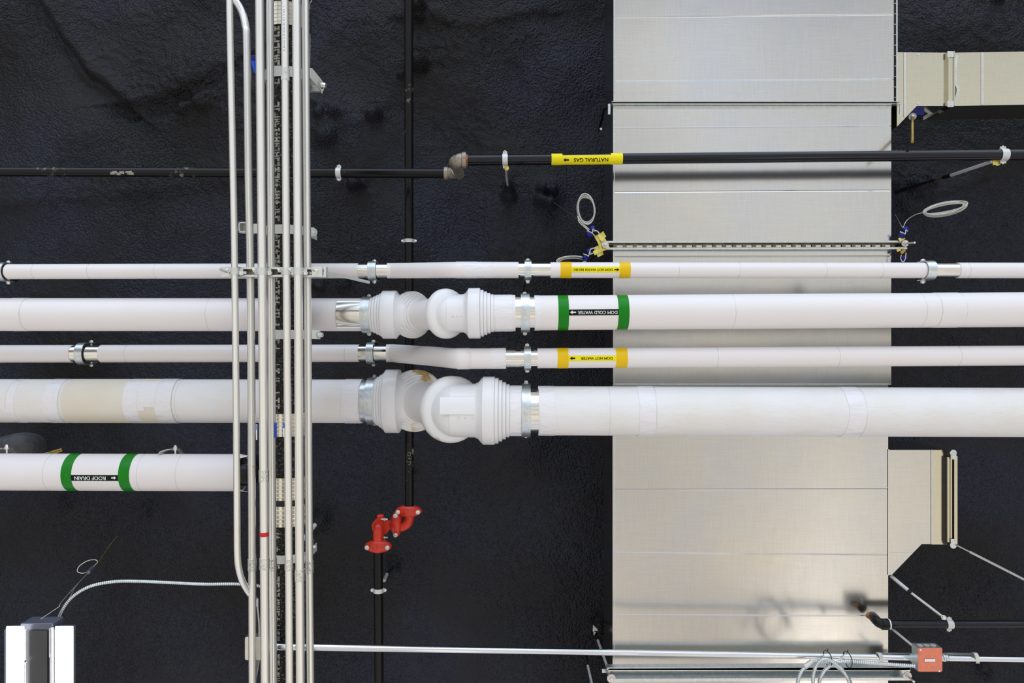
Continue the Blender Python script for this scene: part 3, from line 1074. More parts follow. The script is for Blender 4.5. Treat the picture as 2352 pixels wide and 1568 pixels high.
def stack_hangers():
    specs = [(163, .0415, 'first', 'pale steel strap around the drain stack near the top, bolt tail at right'),
             (526, .037, 'b', 'pale steel strap around the drain stack just above the conduit trapeze'),
             (768, .037, 'c', 'pale steel strap around the drain stack between the white pipes'),
             (1285, .034, 'd', 'pale steel strap around the drain stack level with the conduit couplings')]
    for py, w, kd, lab in specs:
        kk = (SD - .09) / F
        y = (py - CY) * kk
        H = thing('stack_hanger', lab, 'pipe hanger', (SA.x, y, SA.z), 'strap hangers on the drain stack')
        R = SR + .007
        pts = [Vector((SA.x - R, y, SA.z + .10))]
        for i in range(25):
            f = math.radians(-90 + 180 * i / 24)
            pts.append(Vector((SA.x + R * math.sin(f), y, SA.z - R * math.cos(f))))
        pts.append(Vector((SA.x + R, y, SA.z + .10)))
        MB().strip(pts, Y3 * w, .004).build('strap', 'zinc_pale', H)
        b = MB().tube([Vector((SA.x - R - .02, y, SA.z + .09)), Vector((SA.x + R + .004, y, SA.z + .09))], .006, 12).build('cross_bolt', 'bolt', H)
        if kd == 'first':
            p0, p1 = P(713, 166, SD - .03), P(739, 198, SD + .03)
            MB().strip([p0 - X3 * .01, p0, p1, p1 + Vector((.004, .012, .01))], Vector((-.012, .034, 0)), .005).build('bolt_tail', 'zinc_pale', H)
            MB().box(P(724, 204, SD + .05), (.055, .024, .02)).build('yoke_end', 'zinc_pale', H)
            MB().hexa(P(741, 196, SD + .01), (1, .2, -.2), .011, .014, .015).build('nut', 'bolt', H)
        if kd == 'b':
            c = P(563, 523, SD - .02)
            m = MB()
            for dx, dy, sx, sy in ((-.018, 0, .004, .040), (0, -.019, .04, .004), (0, .019, .04, .004)):
                m.box(c + Vector((dx, dy, 0)), (sx, sy, .04))
            m.box(c + Z3 * .02, (.04, .04, .003))
            m.box(P(590, 525, SD - .01), (.07, .040, .004))
            m.build('channel_end', 'zinc_pale', H)
            m = MB().lathe(P(720, 533, SD - .02), -Z3, [(0, .017), (.004, .017)], 24)
            m.box(P(713, 531, SD - .018), (.03, .032, .004))
            m.build('ear', 'zinc', H)
            MB().hexa(P(721, 533, SD - .024), -Z3, .007, .008).build('nut', 'bolt', H)
        if kd == 'c':
            MB().strip([P(708, 767, SD - .04), P(728, 768, SD - .03), P(735, 769, SD - .02)], Y3 * .036, .004).build('bolt_tail', 'zinc_pale', H)
            MB().hexa(P(734, 769, SD - .025), (1, 0, -.3), .011, .014, .014).build('nut', 'bolt', H)
        if kd == 'd':
            MB().strip([P(700, 1284, SD - .06), P(712, 1275, SD), P(720, 1262, SD + .03)], Y3 * .03, .004).build('bolt_tail', 'zinc_pale', H)
            MB().box(P(708, 1248, SD + .04), (.04, .04, .03)).build('yoke_end', 'zinc', H)
            MB().hexa(P(719, 1255, SD), (1, 0, 0), .007, .012).build('nut', 'bolt', H)
            MB().tube([P(696, 1238, SD - .05), P(723, 1205, SD + .04)], [.010, .010], 12).build('brace_tube', 'zinc_pale', H)


stack_hangers()

DF_, DBK = 2.812, 2.890      # conduit axes before and behind the trapeze


def conduits():
    spec = [
        ('front', .0125, [(527, -260), (527, 0), (533, 300), (539, 620), (543, 1000), (544.3, 1200), (545, 1270), (547.5, 1300), (555, 1330), (567, 1353), (583, 1375)], None,
         'leftmost steel conduit of the bundle, bent to the right near its lower end'),
        ('back', .0148, [(500, -80), (518, -22), (541, 2), (556, 28), (564, 62), (567, 110), (571, 420), (575, 620), (578, 1000), (580, 1568), (580, 1850)], 1296,
         'steel conduit curving in from upper left, second from the left in the bundle'),
        ('front', .0165, [(596, -260), (596, 0), (600, 400), (603, 700), (606, 1100), (609, 1568), (610, 1850)], 1092,
         'steel conduit with a red tape band, third from the left in the bundle'),
        ('back', .0150, [(620, -260), (620, 0), (623, 620), (626, 1300), (628, 1568), (629, 1850)], 1296,
         'plain steel conduit left of the stencilled marks on the drain stack'),
        ('front', .0140, [(654, -260), (654, 0), (658, 620), (662, 1100), (665, 1568), (666, 1850)], 171,
         'steel conduit right of the stencilled marks, with a coupling near the photo top'),
        ('front', .0165, [(681, -260), (681, 0), (685, 620), (688, 1200), (690, 1568), (691, 1850)], 1320,
         'steel conduit second from the right, its coupling lowest of the row'),
        ('back', .0148, [(701, -260), (701, 0), (706, 620), (710, 1250), (713, 1568), (715, 1850)], 1301,
         'rightmost steel conduit of the vertical bundle'),
    ]
    for i, (lay, r, pts, cpl, lab) in enumerate(spec):
        d = DF_ if lay == 'front' else DBK
        if i == 0:
            ds = [d, d, d, d, d, d, d + .001, d + .008, d + .035, d + .065, d + .10]
        elif i == 1:
            ds = [d + .03] * 4 + [d + .02, d + .01] + [d] * 5
        else:
            ds = [d] * len(pts)
        P3 = [P(x, y, q) for (x, y), q in zip(pts, ds)]
        C = thing('conduit', lab, 'conduit', P(pts[len(pts) // 2][0], 784, d), 'steel conduits of the vertical bundle')
        path = catmull(P3, 8)
        MB().tube(path, r, 28).build('tube', 'emt', C)

        def xat(py):
            for (xa, ya), (xb, yb) in zip(pts[:-1], pts[1:]):
                if ya <= py <= yb:
                    return xa + (xb - xa) * (py - ya) / (yb - ya)
        def sleeve(pa, pb, dr, mat, nm, arc=None, label=None):
            a, b = P(xat(pa), pa, d), P(xat(pb), pb, d)
            L = (b - a).length
            m = MB().lathe(a, b - a, [(0, r + .0002), (.0008, r + dr), (L - .0008, r + dr), (L, r + .0002)], 32)
            o = m.build(nm, mat, C)
            if label:
                o['label'] = label
            return o
        if cpl:
            o = sleeve(cpl - 14, cpl + 14, .0022, 'coupling_set' if i != 4 else 'zinc_pale', 'coupling')
            m = MB()
            for j, s_ in ((0, -1), (1, 1)):
                y = cpl + s_ * 8
                c = P(xat(y), y, d - r - .002)
                m.hexa(c + X3 * .003, -Z3, .0035, .003)
            m.build('set_screw', 'bolt', o)
        if i == 2:
            sleeve(1280, 1307, .0022, 'coupling_set', 'coupling')
            sleeve(1221, 1231, .0009, 'tape_red', 'tape_band', label='red tape band')
            m = MB()
            a = P(593, 992, d - .004)
            m.box(a + Vector((-.0055, 0, 0)), (.002, .058, .010))
            m.build('sticker', 'ink_white', C)
            MB().box(P(592.4, 981, d - .005) - X3 * .0055, (.003, .018, .011)).build('sticker', 'blue', C)['label'] = 'blue sticker'
        if i == 3:
            MB().box(P(634.2, 988, d - .006), (.003, .06, .009)).build('sticker', 'blue', C)['label'] = 'blue sticker'
        if i == 4:
            sleeve(1282, 1309, .0018, 'coupling_set', 'coupling')
            MB().box(P(652.3, 977, d - .006), (.003, .018, .010)).build('sticker', 'blue', C)['label'] = 'blue sticker'
            MB().box(P(652.6, 993, d - .006), (.003, .034, .010)).build('sticker', 'ink_white', C)
            m = MB()
            rn = random.Random(3)
            run_y = 15
            while run_y < 120:
                m.box(P(xat(run_y) - 2, run_y, d - r - .0002), (.0018, rn.choice((.003, .005)), .0006))
                run_y += rn.choice((4, 5, 7))
            m.build('printed_marks', 'ink_black', C)
        if i == 1:
            MB().lathe(P(583, 1071, d - r - .0004), -Z3, [(0, .004), (.0006, .0035)], 12, squash=(1, .6)).build('rust_spot', 'brass', C)


conduits()


def conduit_trapeze():
    d = 2.833
    a, b = P(534, 624, d), P(748, 625, d)
    T = thing('conduit_trapeze', 'steel channel carrying the vertical conduits across the thin white pipe', 'support channel', (a + b) / 2)
    channel(T, a, b, .0375, .036, True, lip=.007, mat='zinc', pitch=.046)
    MB().box(P(523, 624, d - .004), (.048, .040, .006), bev=.002).build('end_plate', 'zinc_pale', T)
    m = MB().box(P(729, 624, d - .004), (.040, .040, .006), bev=.002)
    m.build('end_plate', 'zinc_pale', T)
    m = MB()
    for px in (740.5, 748):
        m.box(P(px, 625, d + .01), (.009, .040, .03))
    m.build('channel_stub', 'coupling_set', T)
    m = MB().hexa(P(523, 626, d - .008), -Z3, .009, .008, .012)
    m.tube([P(523, 626, d - .012), P(503, 617, d - .06)], .0042, 10)
    m.build('bolt', 'bolt', T)
    m = MB().hexa(P(726, 623, d - .008), -Z3, .008, .008, .011)
    m.tube([P(726, 623, d - .012), P(716, 620, d - .03)], .003, 10)
    m.build('bolt', 'bolt', T)
    for px, r in ((539.5, .0125), (602, .0165), (658, .0140), (685, .0165)):
        c = P(px, 623, DF_)
        m = MB()
        R = r + .0022
        pts = [c + Vector((-R - .010, 0, .018)), c + Vector((-R, 0, .012))]
        pts += [c + Vector((R * math.sin(math.radians(t)), 0, -R * math.cos(math.radians(t)))) for t in range(-90, 91, 15)]
        pts += [c + Vector((R, 0, .012)), c + Vector((R + .010, 0, .018))]
        m.strip(pts, Y3 * .026, .0024)
        o = m.build('conduit_clamp', 'zinc_pale', T)
        MB().hexa(c + Vector((-R - .006, -.006, -.008)), Vector((-.2, -.1, -1)), .0075, .010, .010).build('clamp_bolt', 'bolt', o)
        MB().hexa(c + Vector((R + .006, .006, .004)), Vector((.3, .1, -1)), .006, .010, .009).build('clamp_nut', 'bolt', o)
    MB().tube([P(751, 628, d + .02), P(800, 637, 3.0), P(847, 648, 3.15)], .0062, 12).build('brace_rod', 'zinc_pale', T)


conduit_trapeze()


# ------------------------------------------------------------------ clevis hangers
def clevis(run, px, w, label, R=None, gap=.004, legs=1.0, rod=True, mat='zinc', group='clevis hangers on the white pipes', rise=None, tilt=0):
    t = run.at(px)
    c = run.a + run.ax * t
    R = (R or run.r) + gap + .002
    H = thing('clevis_hanger', label, 'pipe hanger', c, group)
    s, n, ax = run.s, run.n, run.ax
    top = rise or (R * legs + .012)
    pts = [c - s * R - n * top]
    for i in range(25):
        f = math.radians(-90 + 180 * i / 24)
        pts.append(c + n * (R * math.cos(f)) + s * (R * math.sin(f)))
    pts.append(c + s * R - n * top)
    MB().strip(pts, ax * w, .0042).build('strap', mat, H)
    bp = -n * (top - .012)
    e = .014
    MB().tube([c + bp - s * (R + e), c + bp + s * (R + e)], .005, 12).build('cross_bolt', 'bolt', H)
    for sg in (-1, 1):
        MB().hexa(c + bp + s * sg * (R + .003), s * sg, .0095, .009, .012).build('nut', 'bolt', H)
    y0 = c - n * top
    MB().strip([c - s * (R - .003) + bp, c - s * (R - .003) - n * (top + .02), c - s * R * .4 - n * (top + .05), c + s * R * .4 - n * (top + .05), c + s * (R - .003) - n * (top + .02), c + s * (R - .003) + bp], ax * w * .8, .0042).build('yoke', 'iron_black', H)
    if rod and 1150 < px < 1276:
        a = c - n * (top + .045)
        MB().tube([a, Vector((a.x, a.y, ZC + CD + .06))], .0052, 10).build('rod', 'iron_black', H)
    return H


# ------------------------------------------------------------------ white insulated pipes
def label_set(pipe, run, b1, b2, bandmat, stripy, stripmat, ink, words, tf, tl, arrow_px, arrow_h, dr=.0012):
    for a, b in (b1, b2):
        m = MB()
        run.cyl(m, a, b, dr, .0010)
        m.build('colour_band', bandmat, pipe)
    m = MB()
    run.patch(m, b1[1] - .5, b2[0] + .5, stripy[0], stripy[1], dr * .8)
    st = m.build('marker_strip', stripmat, pipe)
    yc = sum(stripy) / 2
    letter_run(run, words, tf, tl, yc, dr + .0011, ink, st)
    m = MB()
    run.arrow(m, arrow_px[0], arrow_px[1], yc, arrow_h, dr + .0012)
    m.build('flow_arrow', ink, st)


def seam(pipe, run, px, w=1.2, mat='zinc_pale', dr=.0006, name='jacket_seam'):
    m = MB()
    run.cyl(m, px, px + w, dr, .0008, wav=.0004, seed=int(px))
    return m.build(name, mat, pipe)


def wrap(pipe, run, a, b, dr=.0014, mat='jacket_tape', wav=.0018, name='tape_wrap'):
    m = MB()
    run.cyl(m, a, b, dr, .0014, wav=wav, seed=int(a))
    return m.build(name, mat, pipe)


def pipe_recirc():
    r = .033
    L = Run((-60, 624, 3.25), (890, 621.5, 3.25), r)
    Rr = Run((1060, 620, 3.12), (2400, 621, 3.12), r)
    Pp = thing('insulated_pipe', 'thinnest white insulated pipe, uppermost of the white pipes, hot water recirc marker', 'pipe', P(1176, 622, 3.2), 'white insulated pipes')
    L.cyl(MB(), -560, -8, 0, .004).build('jacket', 'jacket', Pp)
    L.cyl(MB(), 7, 820, 0, .004).build('jacket', 'jacket', Pp)
    for p in (70, 198, 351):
        seam(Pp, L, p)
    L.cyl(MB(), -15, 9, -.0015, .003).build('metal_shield', 'shield', Pp)
    L.cyl(MB(), 818, 889, -.0010, .003).build('metal_shield', 'shield', Pp)
    # offset piece
    a, b = L.mid(886), Rr.mid(1064)
    pts = [a, a.lerp(b, .12) - (a.lerp(b, .12) - a) * 0 + Vector((0, 0, 0)), a.lerp(b, .9), b]
    pts = [a, L.mid(905), a.lerp(b, .5), Rr.mid(1040), Rr.mid(1068)]
    MB().tube(catmull(pts, 6), r + .0008, 40).build('jacket', 'jacket', Pp)
    wrap(Pp, Rr, 1046, 1096, .0025, 'jacket_tape', .002)
    wrap(Pp, Rr, 1094, 1130, .0018, 'jacket_tape', .002)
    Rr.cyl(MB(), 1060, 1191, .0010, .004).build('jacket', 'jacket', Pp)
    Rr.cyl(MB(), 1190, 1266, -.0008, .003).build('metal_shield', 'shield', Pp)
    Rr.cyl(MB(), 1265, 2132, 0, .004).build('jacket', 'jacket', Pp)
    Rr.cyl(MB(), 2128, 2213, -.0022, .003).build('metal_shield', 'shield', Pp)
    Rr.cyl(MB(), 2209, 2950, 0, .004).build('jacket', 'jacket', Pp)
    for p in (1560, 1700, 1900, 2030, 2230):
        seam(Pp, Rr, p)
    label_set(Pp, Rr, (1288, 1313), (1424, 1449), 'amber', (612, 626), 'yellow', 'ink_black', 'DOM HOT WATER RECIRC', 1407, 1316, (1411, 1422.5), 7)
    clevis(L, 853, .036, 'clevis hanger on the thinnest white pipe, by the brace rod end')
    clevis(Rr, 1213, .028, 'clevis hanger on the uppermost white pipe, left of its yellow marker')
    clevis(Rr, 2142, .038, 'clevis hanger on the uppermost white pipe, right of the wide duct')
    clevis(L, -6, .036, 'clevis hanger on the uppermost white pipe, cut by the left photo edge')


def pipe_hot():
    r = .042
    L = Run((-60, 812.5, 3.55), (890, 811, 3.55), r)
    Rr = Run((1050, 823.5, 3.10), (2400, 816, 3.10), r)
    Pp = thing('insulated_pipe', 'thin white insulated pipe between two thick ones, dom hot water marker', 'pipe', P(1176, 815, 3.2), 'white insulated pipes')
    L.cyl(MB(), -560, 156, 0, .004).build('jacket', 'jacket', Pp)
    L.cyl(MB(), 151, 224, -.0020, .003).build('metal_shield', 'shield', Pp)
    L.cyl(MB(), 222, 821, 0, .004).build('jacket', 'jacket', Pp)
    for p in (283, 640, 790):
        seam(Pp, L, p)
    L.cyl(MB(), 818, 888, -.0015, .003).build('metal_shield', 'shield', Pp)
    pts = [L.mid(884), L.mid(900), L.mid(930), L.mid(900).lerp(Rr.mid(1060), .55), Rr.mid(1052), Rr.mid(1075)]
    pts[2] = pts[1].lerp(pts[4], .12)
    MB().tube(catmull(pts, 8), [r + .001] * (8 * 5 + 1), 44).build('jacket', 'jacket', Pp)
    wrap(Pp, Rr, 1050, 1078, .003, 'jacket_tape', .003)
    Rr.cyl(MB(), 1066, 1162, .0015, .004).build('jacket', 'jacket', Pp)
    wrap(Pp, Rr, 1128, 1161, .0022, 'jacket_tape', .0008)
    Rr.cyl(MB(), 1159, 1237, -.0022, .003).build('metal_shield', 'shield', Pp)
    Rr.cyl(MB(), 1235, 2950, 0, .004).build('jacket', 'jacket', Pp)
    for p in (1650, 1930, 2210):
        seam(Pp, Rr, p)
    label_set(Pp, Rr, (1281, 1306), (1416, 1442), 'amber', (816, 829), 'yellow', 'ink_black', 'DOM HOT WATER', 1407, 1334, (1321, 1309), 8)
    clevis(L, 180, .036, 'clevis hanger on the thin white pipe far left of the conduits', legs=1.35, gap=.007)
    clevis(L, 848, .034, 'clevis hanger on the thin white pipe, between the two white valve covers', legs=1.35, gap=.007)
    clevis(Rr, 1212, .028, 'clevis hanger on the thin white pipe, left of the dom hot water marker')


def rings_profile(steps):
    """steps: [(t0, t1, r)] as rounded-edge discs joined in a profile"""
    prof = []
    for t0, t1, r in steps:
        b = min(.0025, abs(t1 - t0) * .25)
        prof += [(t0, r - b), (t0 + b * .4, r - b * .3), (t0 + b, r), (t1 - b, r), (t1 - b * .4, r - b * .3), (t1, r - b)]
    return prof


def fitting(pipe, L, Rr, k, xs, stained=False):
    """PVC covered pair of elbows between the left run L and the lower right run Rr. xs = picture columns
    (start of steps, shoulder, left ball, right ball, flange left, flange right, end of steps); k = scale"""
    x0, x1, xb, xc, xf0, xf1, x2 = xs
    mat = 'pvc_stained' if stained else 'pvc'
    rl = L.r
    tb = L.at(xb)
    A = L.a + L.ax * tb
    # left stepped reducer and body, along the left run
    t0, t1 = L.at(x0), L.at(x1)
    ts = t1 - t0
    st = [(t0 + ts * i / 4, t0 + ts * (i + 1) / 4, rl * (1.05 + .085 * i)) for i in range(4)]
    big = rl * 1.46
    rk = 1.45 if not stained else 1.39
    t2 = t1 + (tb - t1) * .44
    prof = [(t0, rl * .9)] + rings_profile(st) + rings_profile([(t1, t2, big)]) + [(t2 + (tb - t2) * .06, rl * 1.32), (t2 + (tb - t2) * .22, rl * 1.14), (t2 + (tb - t2) * .5, rl * 1.05), (tb, rl * 1.0), (tb + .001, .001)]
    m = MB().lathe(L.a, L.ax, prof, 64)
    e1 = m.build('elbow_cover', mat, pipe)
    # right node
    tc = Rr.at(xc)
    B = Rr.a + Rr.ax * tc
    v = (B - A).normalized()
    Lv = (B - A).length
    # bell with rings, facing down to the right
    r1 = rl * 1.44
    c = [(-r1 * math.cos(math.radians(q)) * .80, r1 * math.sin(math.radians(q))) for q in range(6, 91, 7)] + [(rl * .14, r1), (rl * .18, r1 * .985)]
    c += rings_profile([(rl * .18, rl * .36, r1 * .93), (rl * .36, rl * .54, r1 * .85), (rl * .54, rl * .72, r1 * .77), (rl * .72, rl * .88, r1 * .70)])
    c += [(rl * .89, rl * .9)]
    m = MB().lathe(A - v * rl * .28, v, c, 64)
    e2 = m.build('elbow_bell', mat, pipe)
    m = MB().lathe(A, v, [(rl * .3, rl * .93), (Lv + rl * .1, rl * .93)], 56)
    m.build('middle_jacket', 'jacket', pipe)
    # right ball
    r2 = Rr.r * rk
    r3 = Rr.r
    rd = r3 * 1.10
    c = [(-r3 * .62, r3 * .92), (-r3 * .62, r2 * .90), (-r3 * .57, r2 * .96), (-r3 * .46, r2), (-r3 * .26, r2), (-r3 * .12, r2 * .965), (-r3 * .02, r2 * .90), (r3 * .04, rd * 1.03)]
    for q in range(0, 91, 10):
        a_ = math.radians(q)
        c.append((r3 * .06 + rd * math.sin(a_), max(.001, rd * math.cos(a_))))
    m = MB().lathe(B - v * r3 * .12, v, c, 64)
    m.build('elbow_bell', mat, pipe)
    # tube and flange to the right
    f0, f1, g1 = Rr.at(xf0), Rr.at(xf1), Rr.at(x2)
    rf = Rr.r * rk
    prof = [(tc - r3 * .2, .002), (tc - r3 * .2, r3 * 1.08), (tc + (f0 - tc) * .70, r3 * 1.10), (tc + (f0 - tc) * .84, r3 * 1.18), (tc + (f0 - tc) * .94, r3 * 1.32)]
    prof += rings_profile([(f0, f1, rf)])
    gs = g1 - f1
    prof += rings_profile([(f1 + gs * i / 4, f1 + gs * (i + 1) / 4, r3 * (1.34 - .085 * i)) for i in range(4)]) + [(g1, r3 * .9)]
    m = MB().lathe(Rr.a, Rr.ax, prof, 64)
    fl = m.build('elbow_cover', mat, pipe)
    # lap line with tacks
    m = MB()
    Rr.r, sv = r3 * 1.10, Rr.r
    ph = .18
    for i in range(3):
        t = tc + (f0 - tc) * (.15 + .25 * i)
        m.lathe(Rr.pt(t, ph, r3 * 1.10), Rr.n, [(0, .003), (.0015, .0025)], 12)
    Rr.r = sv
    m.build('tack', 'zinc_pale', fl)
    return e1


def pipe_cold():
    r = .0725
    L = Run((-60, 722, 3.26), (950, 722.5, 3.26), r)
    Rr = Run((1000, 720, 3.08), (2400, 710.5, 3.09), r)
    Pp = thing('insulated_pipe', 'thick white insulated pipe with a green banded dom cold water marker', 'pipe', P(1176, 720, 3.2), 'white insulated pipes')
    L.cyl(MB(), -560, 832, 0, .004, 56).build('jacket', 'jacket', Pp)
    for p in (43, 470):
        seam(Pp, L, p)
    wrap(Pp, L, 8, 42, .0008, 'jacket', .001)
    # saddle shield below the pipe
    m = MB()
    sv = L.r
    t0, t1 = L.at(771), L.at(830)
    pts = []
    for i in range(17):
        f = math.radians(-48 + 100 * i / 16)
        pts.append(L.pt((t0 + t1) / 2, f, r + .0025))
    m.strip(pts, L.ax * (t1 - t0), .002)
    m.build('saddle_shield', 'shield', Pp)
    m = MB()
    m.strip([L.pt(t1 - .004, math.radians(-48 + 100 * i / 16), r + .006) for i in range(17)], L.ax * .006, .004)
    m.build('saddle_lip', 'zinc', Pp)
    fitting(Pp, L, Rr, 1, (845, 873, 948, 1034, 1074, 1102, 1134))
    Rr.cyl(MB(), 1125, 1184, .003, .006, 56).build('jacket', 'jacket', Pp)
    wrap(Pp, Rr, 1136, 1178, .0046, 'jacket_tape', .002)
    Rr.cyl(MB(), 1180, 1230, -.0008, .004, 56).build('metal_shield', 'shield', Pp)
    Rr.cyl(MB(), 1229, 2950, 0, .004, 56).build('jacket', 'jacket', Pp)
    wrap(Pp, Rr, 1229, 1242, .0010, 'jacket_tape', .0015)
    for p in (1690, 2130, 2165, 2222):
        seam(Pp, Rr, p)
    wrap(Pp, Rr, 2166, 2222, .0010, 'jacket', .001)
    label_set(Pp, Rr, (1283, 1307), (1421, 1446), 'green', (710.5, 724), 'dkgreen', 'ink_white', 'DOM COLD WATER', 1418, 1327, (1323, 1309), 8)
    clevis(L, 836, .038, 'clevis hanger against the stepped end of the green marked pipe cover', legs=.55)
    clevis(Rr, 1207, .036, 'clevis hanger on the green marked pipe over its shiny shield', legs=.9)


def pipe_return():
    r = .103
    L = Run((-60, 920, 3.52), (960, 921, 3.52), r)
    Rr = Run((1000, 942, 3.12), (2400, 947, 3.10), r)
    Pp = thing('insulated_pipe', 'thickest white insulated pipe, canvas wrapped and stained, lowest of the four', 'pipe', P(1176, 930, 3.3), 'white insulated pipes')
    L.cyl(MB(), -560, 822, 0, .004, 64).build('jacket', 'jacket_canvas', Pp)
    wrap(Pp, L, 138, 282, .0012, 'jacket_beige', .001, 'patch')
    wrap(Pp, L, 12, 30, .001, 'jacket_tape')
    wrap(Pp, L, 96, 130, .0016, 'jacket_tape')
    wrap(Pp, L, 281, 313, .0022, 'jacket_tape', .0006)
    wrap(Pp, L, 312, 356, .0020, 'jacket_beige', .001, 'patch')
    m = MB()
    L.patch(m, 314, 330, 876, 943, .0030)
    L.patch(m, 329, 356, 876, 935, .0034)
    m.build('patch', 'jacket_tape', Pp)
    wrap(Pp, L, 354, 392, .0028, 'jacket_tape', .0012)
    for p in (132, 139, 393, 400, 11):
        seam(Pp, L, p, 1.0)
    wrap(Pp, L, 783, 821, .0024, 'jacket_tape', .003)
    L.cyl(MB(), 818, 858, -.003, .004, 56).build('metal_shield', 'zinc', Pp)
    fitting(Pp, L, Rr, 1.3, (851, 878, 952, 1044, 1107, 1135, 1170), True)
    # old patch of tape on the right elbow
    m = MB()
    sv = Rr.r
    Rr.r = sv * 1.105
    Rr.patch(m, 1010, 1096, 912, 952, .002, 8, 6)
    Rr.r = sv
    m.build('tape_patch', 'pvc_stained', Pp)
    Rr.cyl(MB(), 1160, 1200, .002, .005, 64).build('jacket', 'jacket_canvas', Pp)
    wrap(Pp, Rr, 1172, 1198, .0036, 'jacket_tape', .002)
    Rr.cyl(MB(), 1198, 1242, -.005, .004, 64).build('metal_shield', 'shield', Pp)
    Rr.cyl(MB(), 1238, 2950, 0, .004, 64).build('jacket', 'jacket_canvas', Pp)
    wrap(Pp, Rr, 1239, 1276, .0015, 'jacket_tape', .003)
    wrap(Pp, Rr, 1470, 1508, .0018, 'jacket_tape', .002)
    wrap(Pp, Rr, 1950, 1990, .0018, 'jacket_tape', .002)
    for p in (1402, 1509, 1992):
        seam(Pp, Rr, p, 1.0)
    clevis(L, 845, .036, 'clevis hanger on the thickest white pipe, left of its stained cover', legs=.6)
    clevis(Rr, 1209, .036, 'clevis hanger on the thickest white pipe, right of its stained cover', legs=.6)


def pipe_roof_drain():
    r = .084
    L = Run((-60, 1083, 3.40), (560, 1085, 3.40), r)
    Pp = thing('insulated_pipe', 'white insulated roof drain pipe ending behind the leftmost conduit', 'pipe', P(250, 1084, 3.4), 'white insulated pipes')
    L.cyl(MB(), -560, 541, 0, .006, 60).build('jacket', 'jacket', Pp)
    for p in (96, 312, 401):
        seam(Pp, L, p)
    label_set(Pp, L, (139, 163), (271, 296), 'green', (1091, 1104), 'dkgreen', 'ink_white', 'ROOF DRAIN', 243, 171, (256, 267), 8, .0014)
    m = MB()
    for py0, s_ in ((1044, 1), (1121, -1)):
        t = L.at(541)
        f = -1.25 if s_ > 0 else 1.25
        a = L.pt(t - .01, f * .75)
        b = L.pt(t - .01, f * 1.1)
        c = L.pt(t + .045, f, r * 1.04)
        m.add([a, b, c, a + Z3 * .003, b + Z3 * .003, c + Z3 * .003], [(0, 1, 2), (5, 4, 3), (0, 2, 5, 3), (1, 4, 5, 2)])
    m.build('torn_jacket', 'jacket', Pp, smooth=False)
    # black core pipe that continues up to the roof
    MB().tube(catmull([L.mid(535), L.mid(556), P(578, 1078, 3.48), P(596, 1070, 3.70), P(660, 1050, 4.5)], 8), .058, 32).build('core_pipe', 'pipe_scuffed', Pp)
    for px, py, lab in ((397, 1034, 'pale clevis yoke on top of the roof drain pipe, right of its marker'), (10, 1032, 'pale clevis yoke on the roof drain pipe at the left photo edge')):
        c = P(px, py, 3.40)
        cc = L.mid(px - 8)
        H = thing('clevis_hanger', lab, 'pipe hanger', cc, 'clevis hangers on the roof drain')
        R = r + .002
        tt = L.at(px - 8)
        pts = [L.pt(tt, math.radians(f), R) for f in range(-100, -60, 8)]
        base = L.pt(tt, math.radians(-100), R)
        b0 = P(px + 3, py, 3.43)
        MB().strip([P(px - 30, py + 10, 3.38), P(px - 24, py + 3, 3.40), P(px - 8, py - 2, 3.42), P(px + 12, py - 4, 3.44), P(px + 24, py + 12, 3.5)], Vector((.004, .006, .035)), .004).build('yoke', 'zinc_pale', H)
        m = MB().hexa(P(px + 6, py - 3, 3.42), (0, -1, -.1), .010, .010, .014)
        m.hexa(P(px + 6, py - 8, 3.42), (0, -1, -.1), .007, .006)
        m.tube([P(px + 6, py + 8, 3.42), P(px + 6, py - 12, 3.42)], .005, 10)
        m.build('nut', 'bolt', H)


pipe_recirc()
pipe_cold()
pipe_hot()
pipe_return()
pipe_roof_drain()


# ------------------------------------------------------------------ black pipes
def small_clamp(c, ax, r, w, label, brace=None, mat='zinc_pale', group='ring clamps on the black pipes', tail=None):
    H = thing('pipe_clamp', label, 'pipe clamp', c, group)
    a, u, v = frame(ax)
    MB().band(c - a * w / 2, a, 0, w, r + .0006, r + .0042, 36).build('ring', mat, H)
    s_ = Vector(a).cross(Z3).normalized()
    for sg in (-1, 1):
        q = c + s_ * sg * (r + .009)
        m = MB().box(q, (w * .8, .012, .004), (Vector(a), s_, Z3)).build('ear', mat, H)
        MB().hexa(q + s_ * sg * .002, s_ * sg, .005, .008).build('bolt', 'bolt', m)
    return H


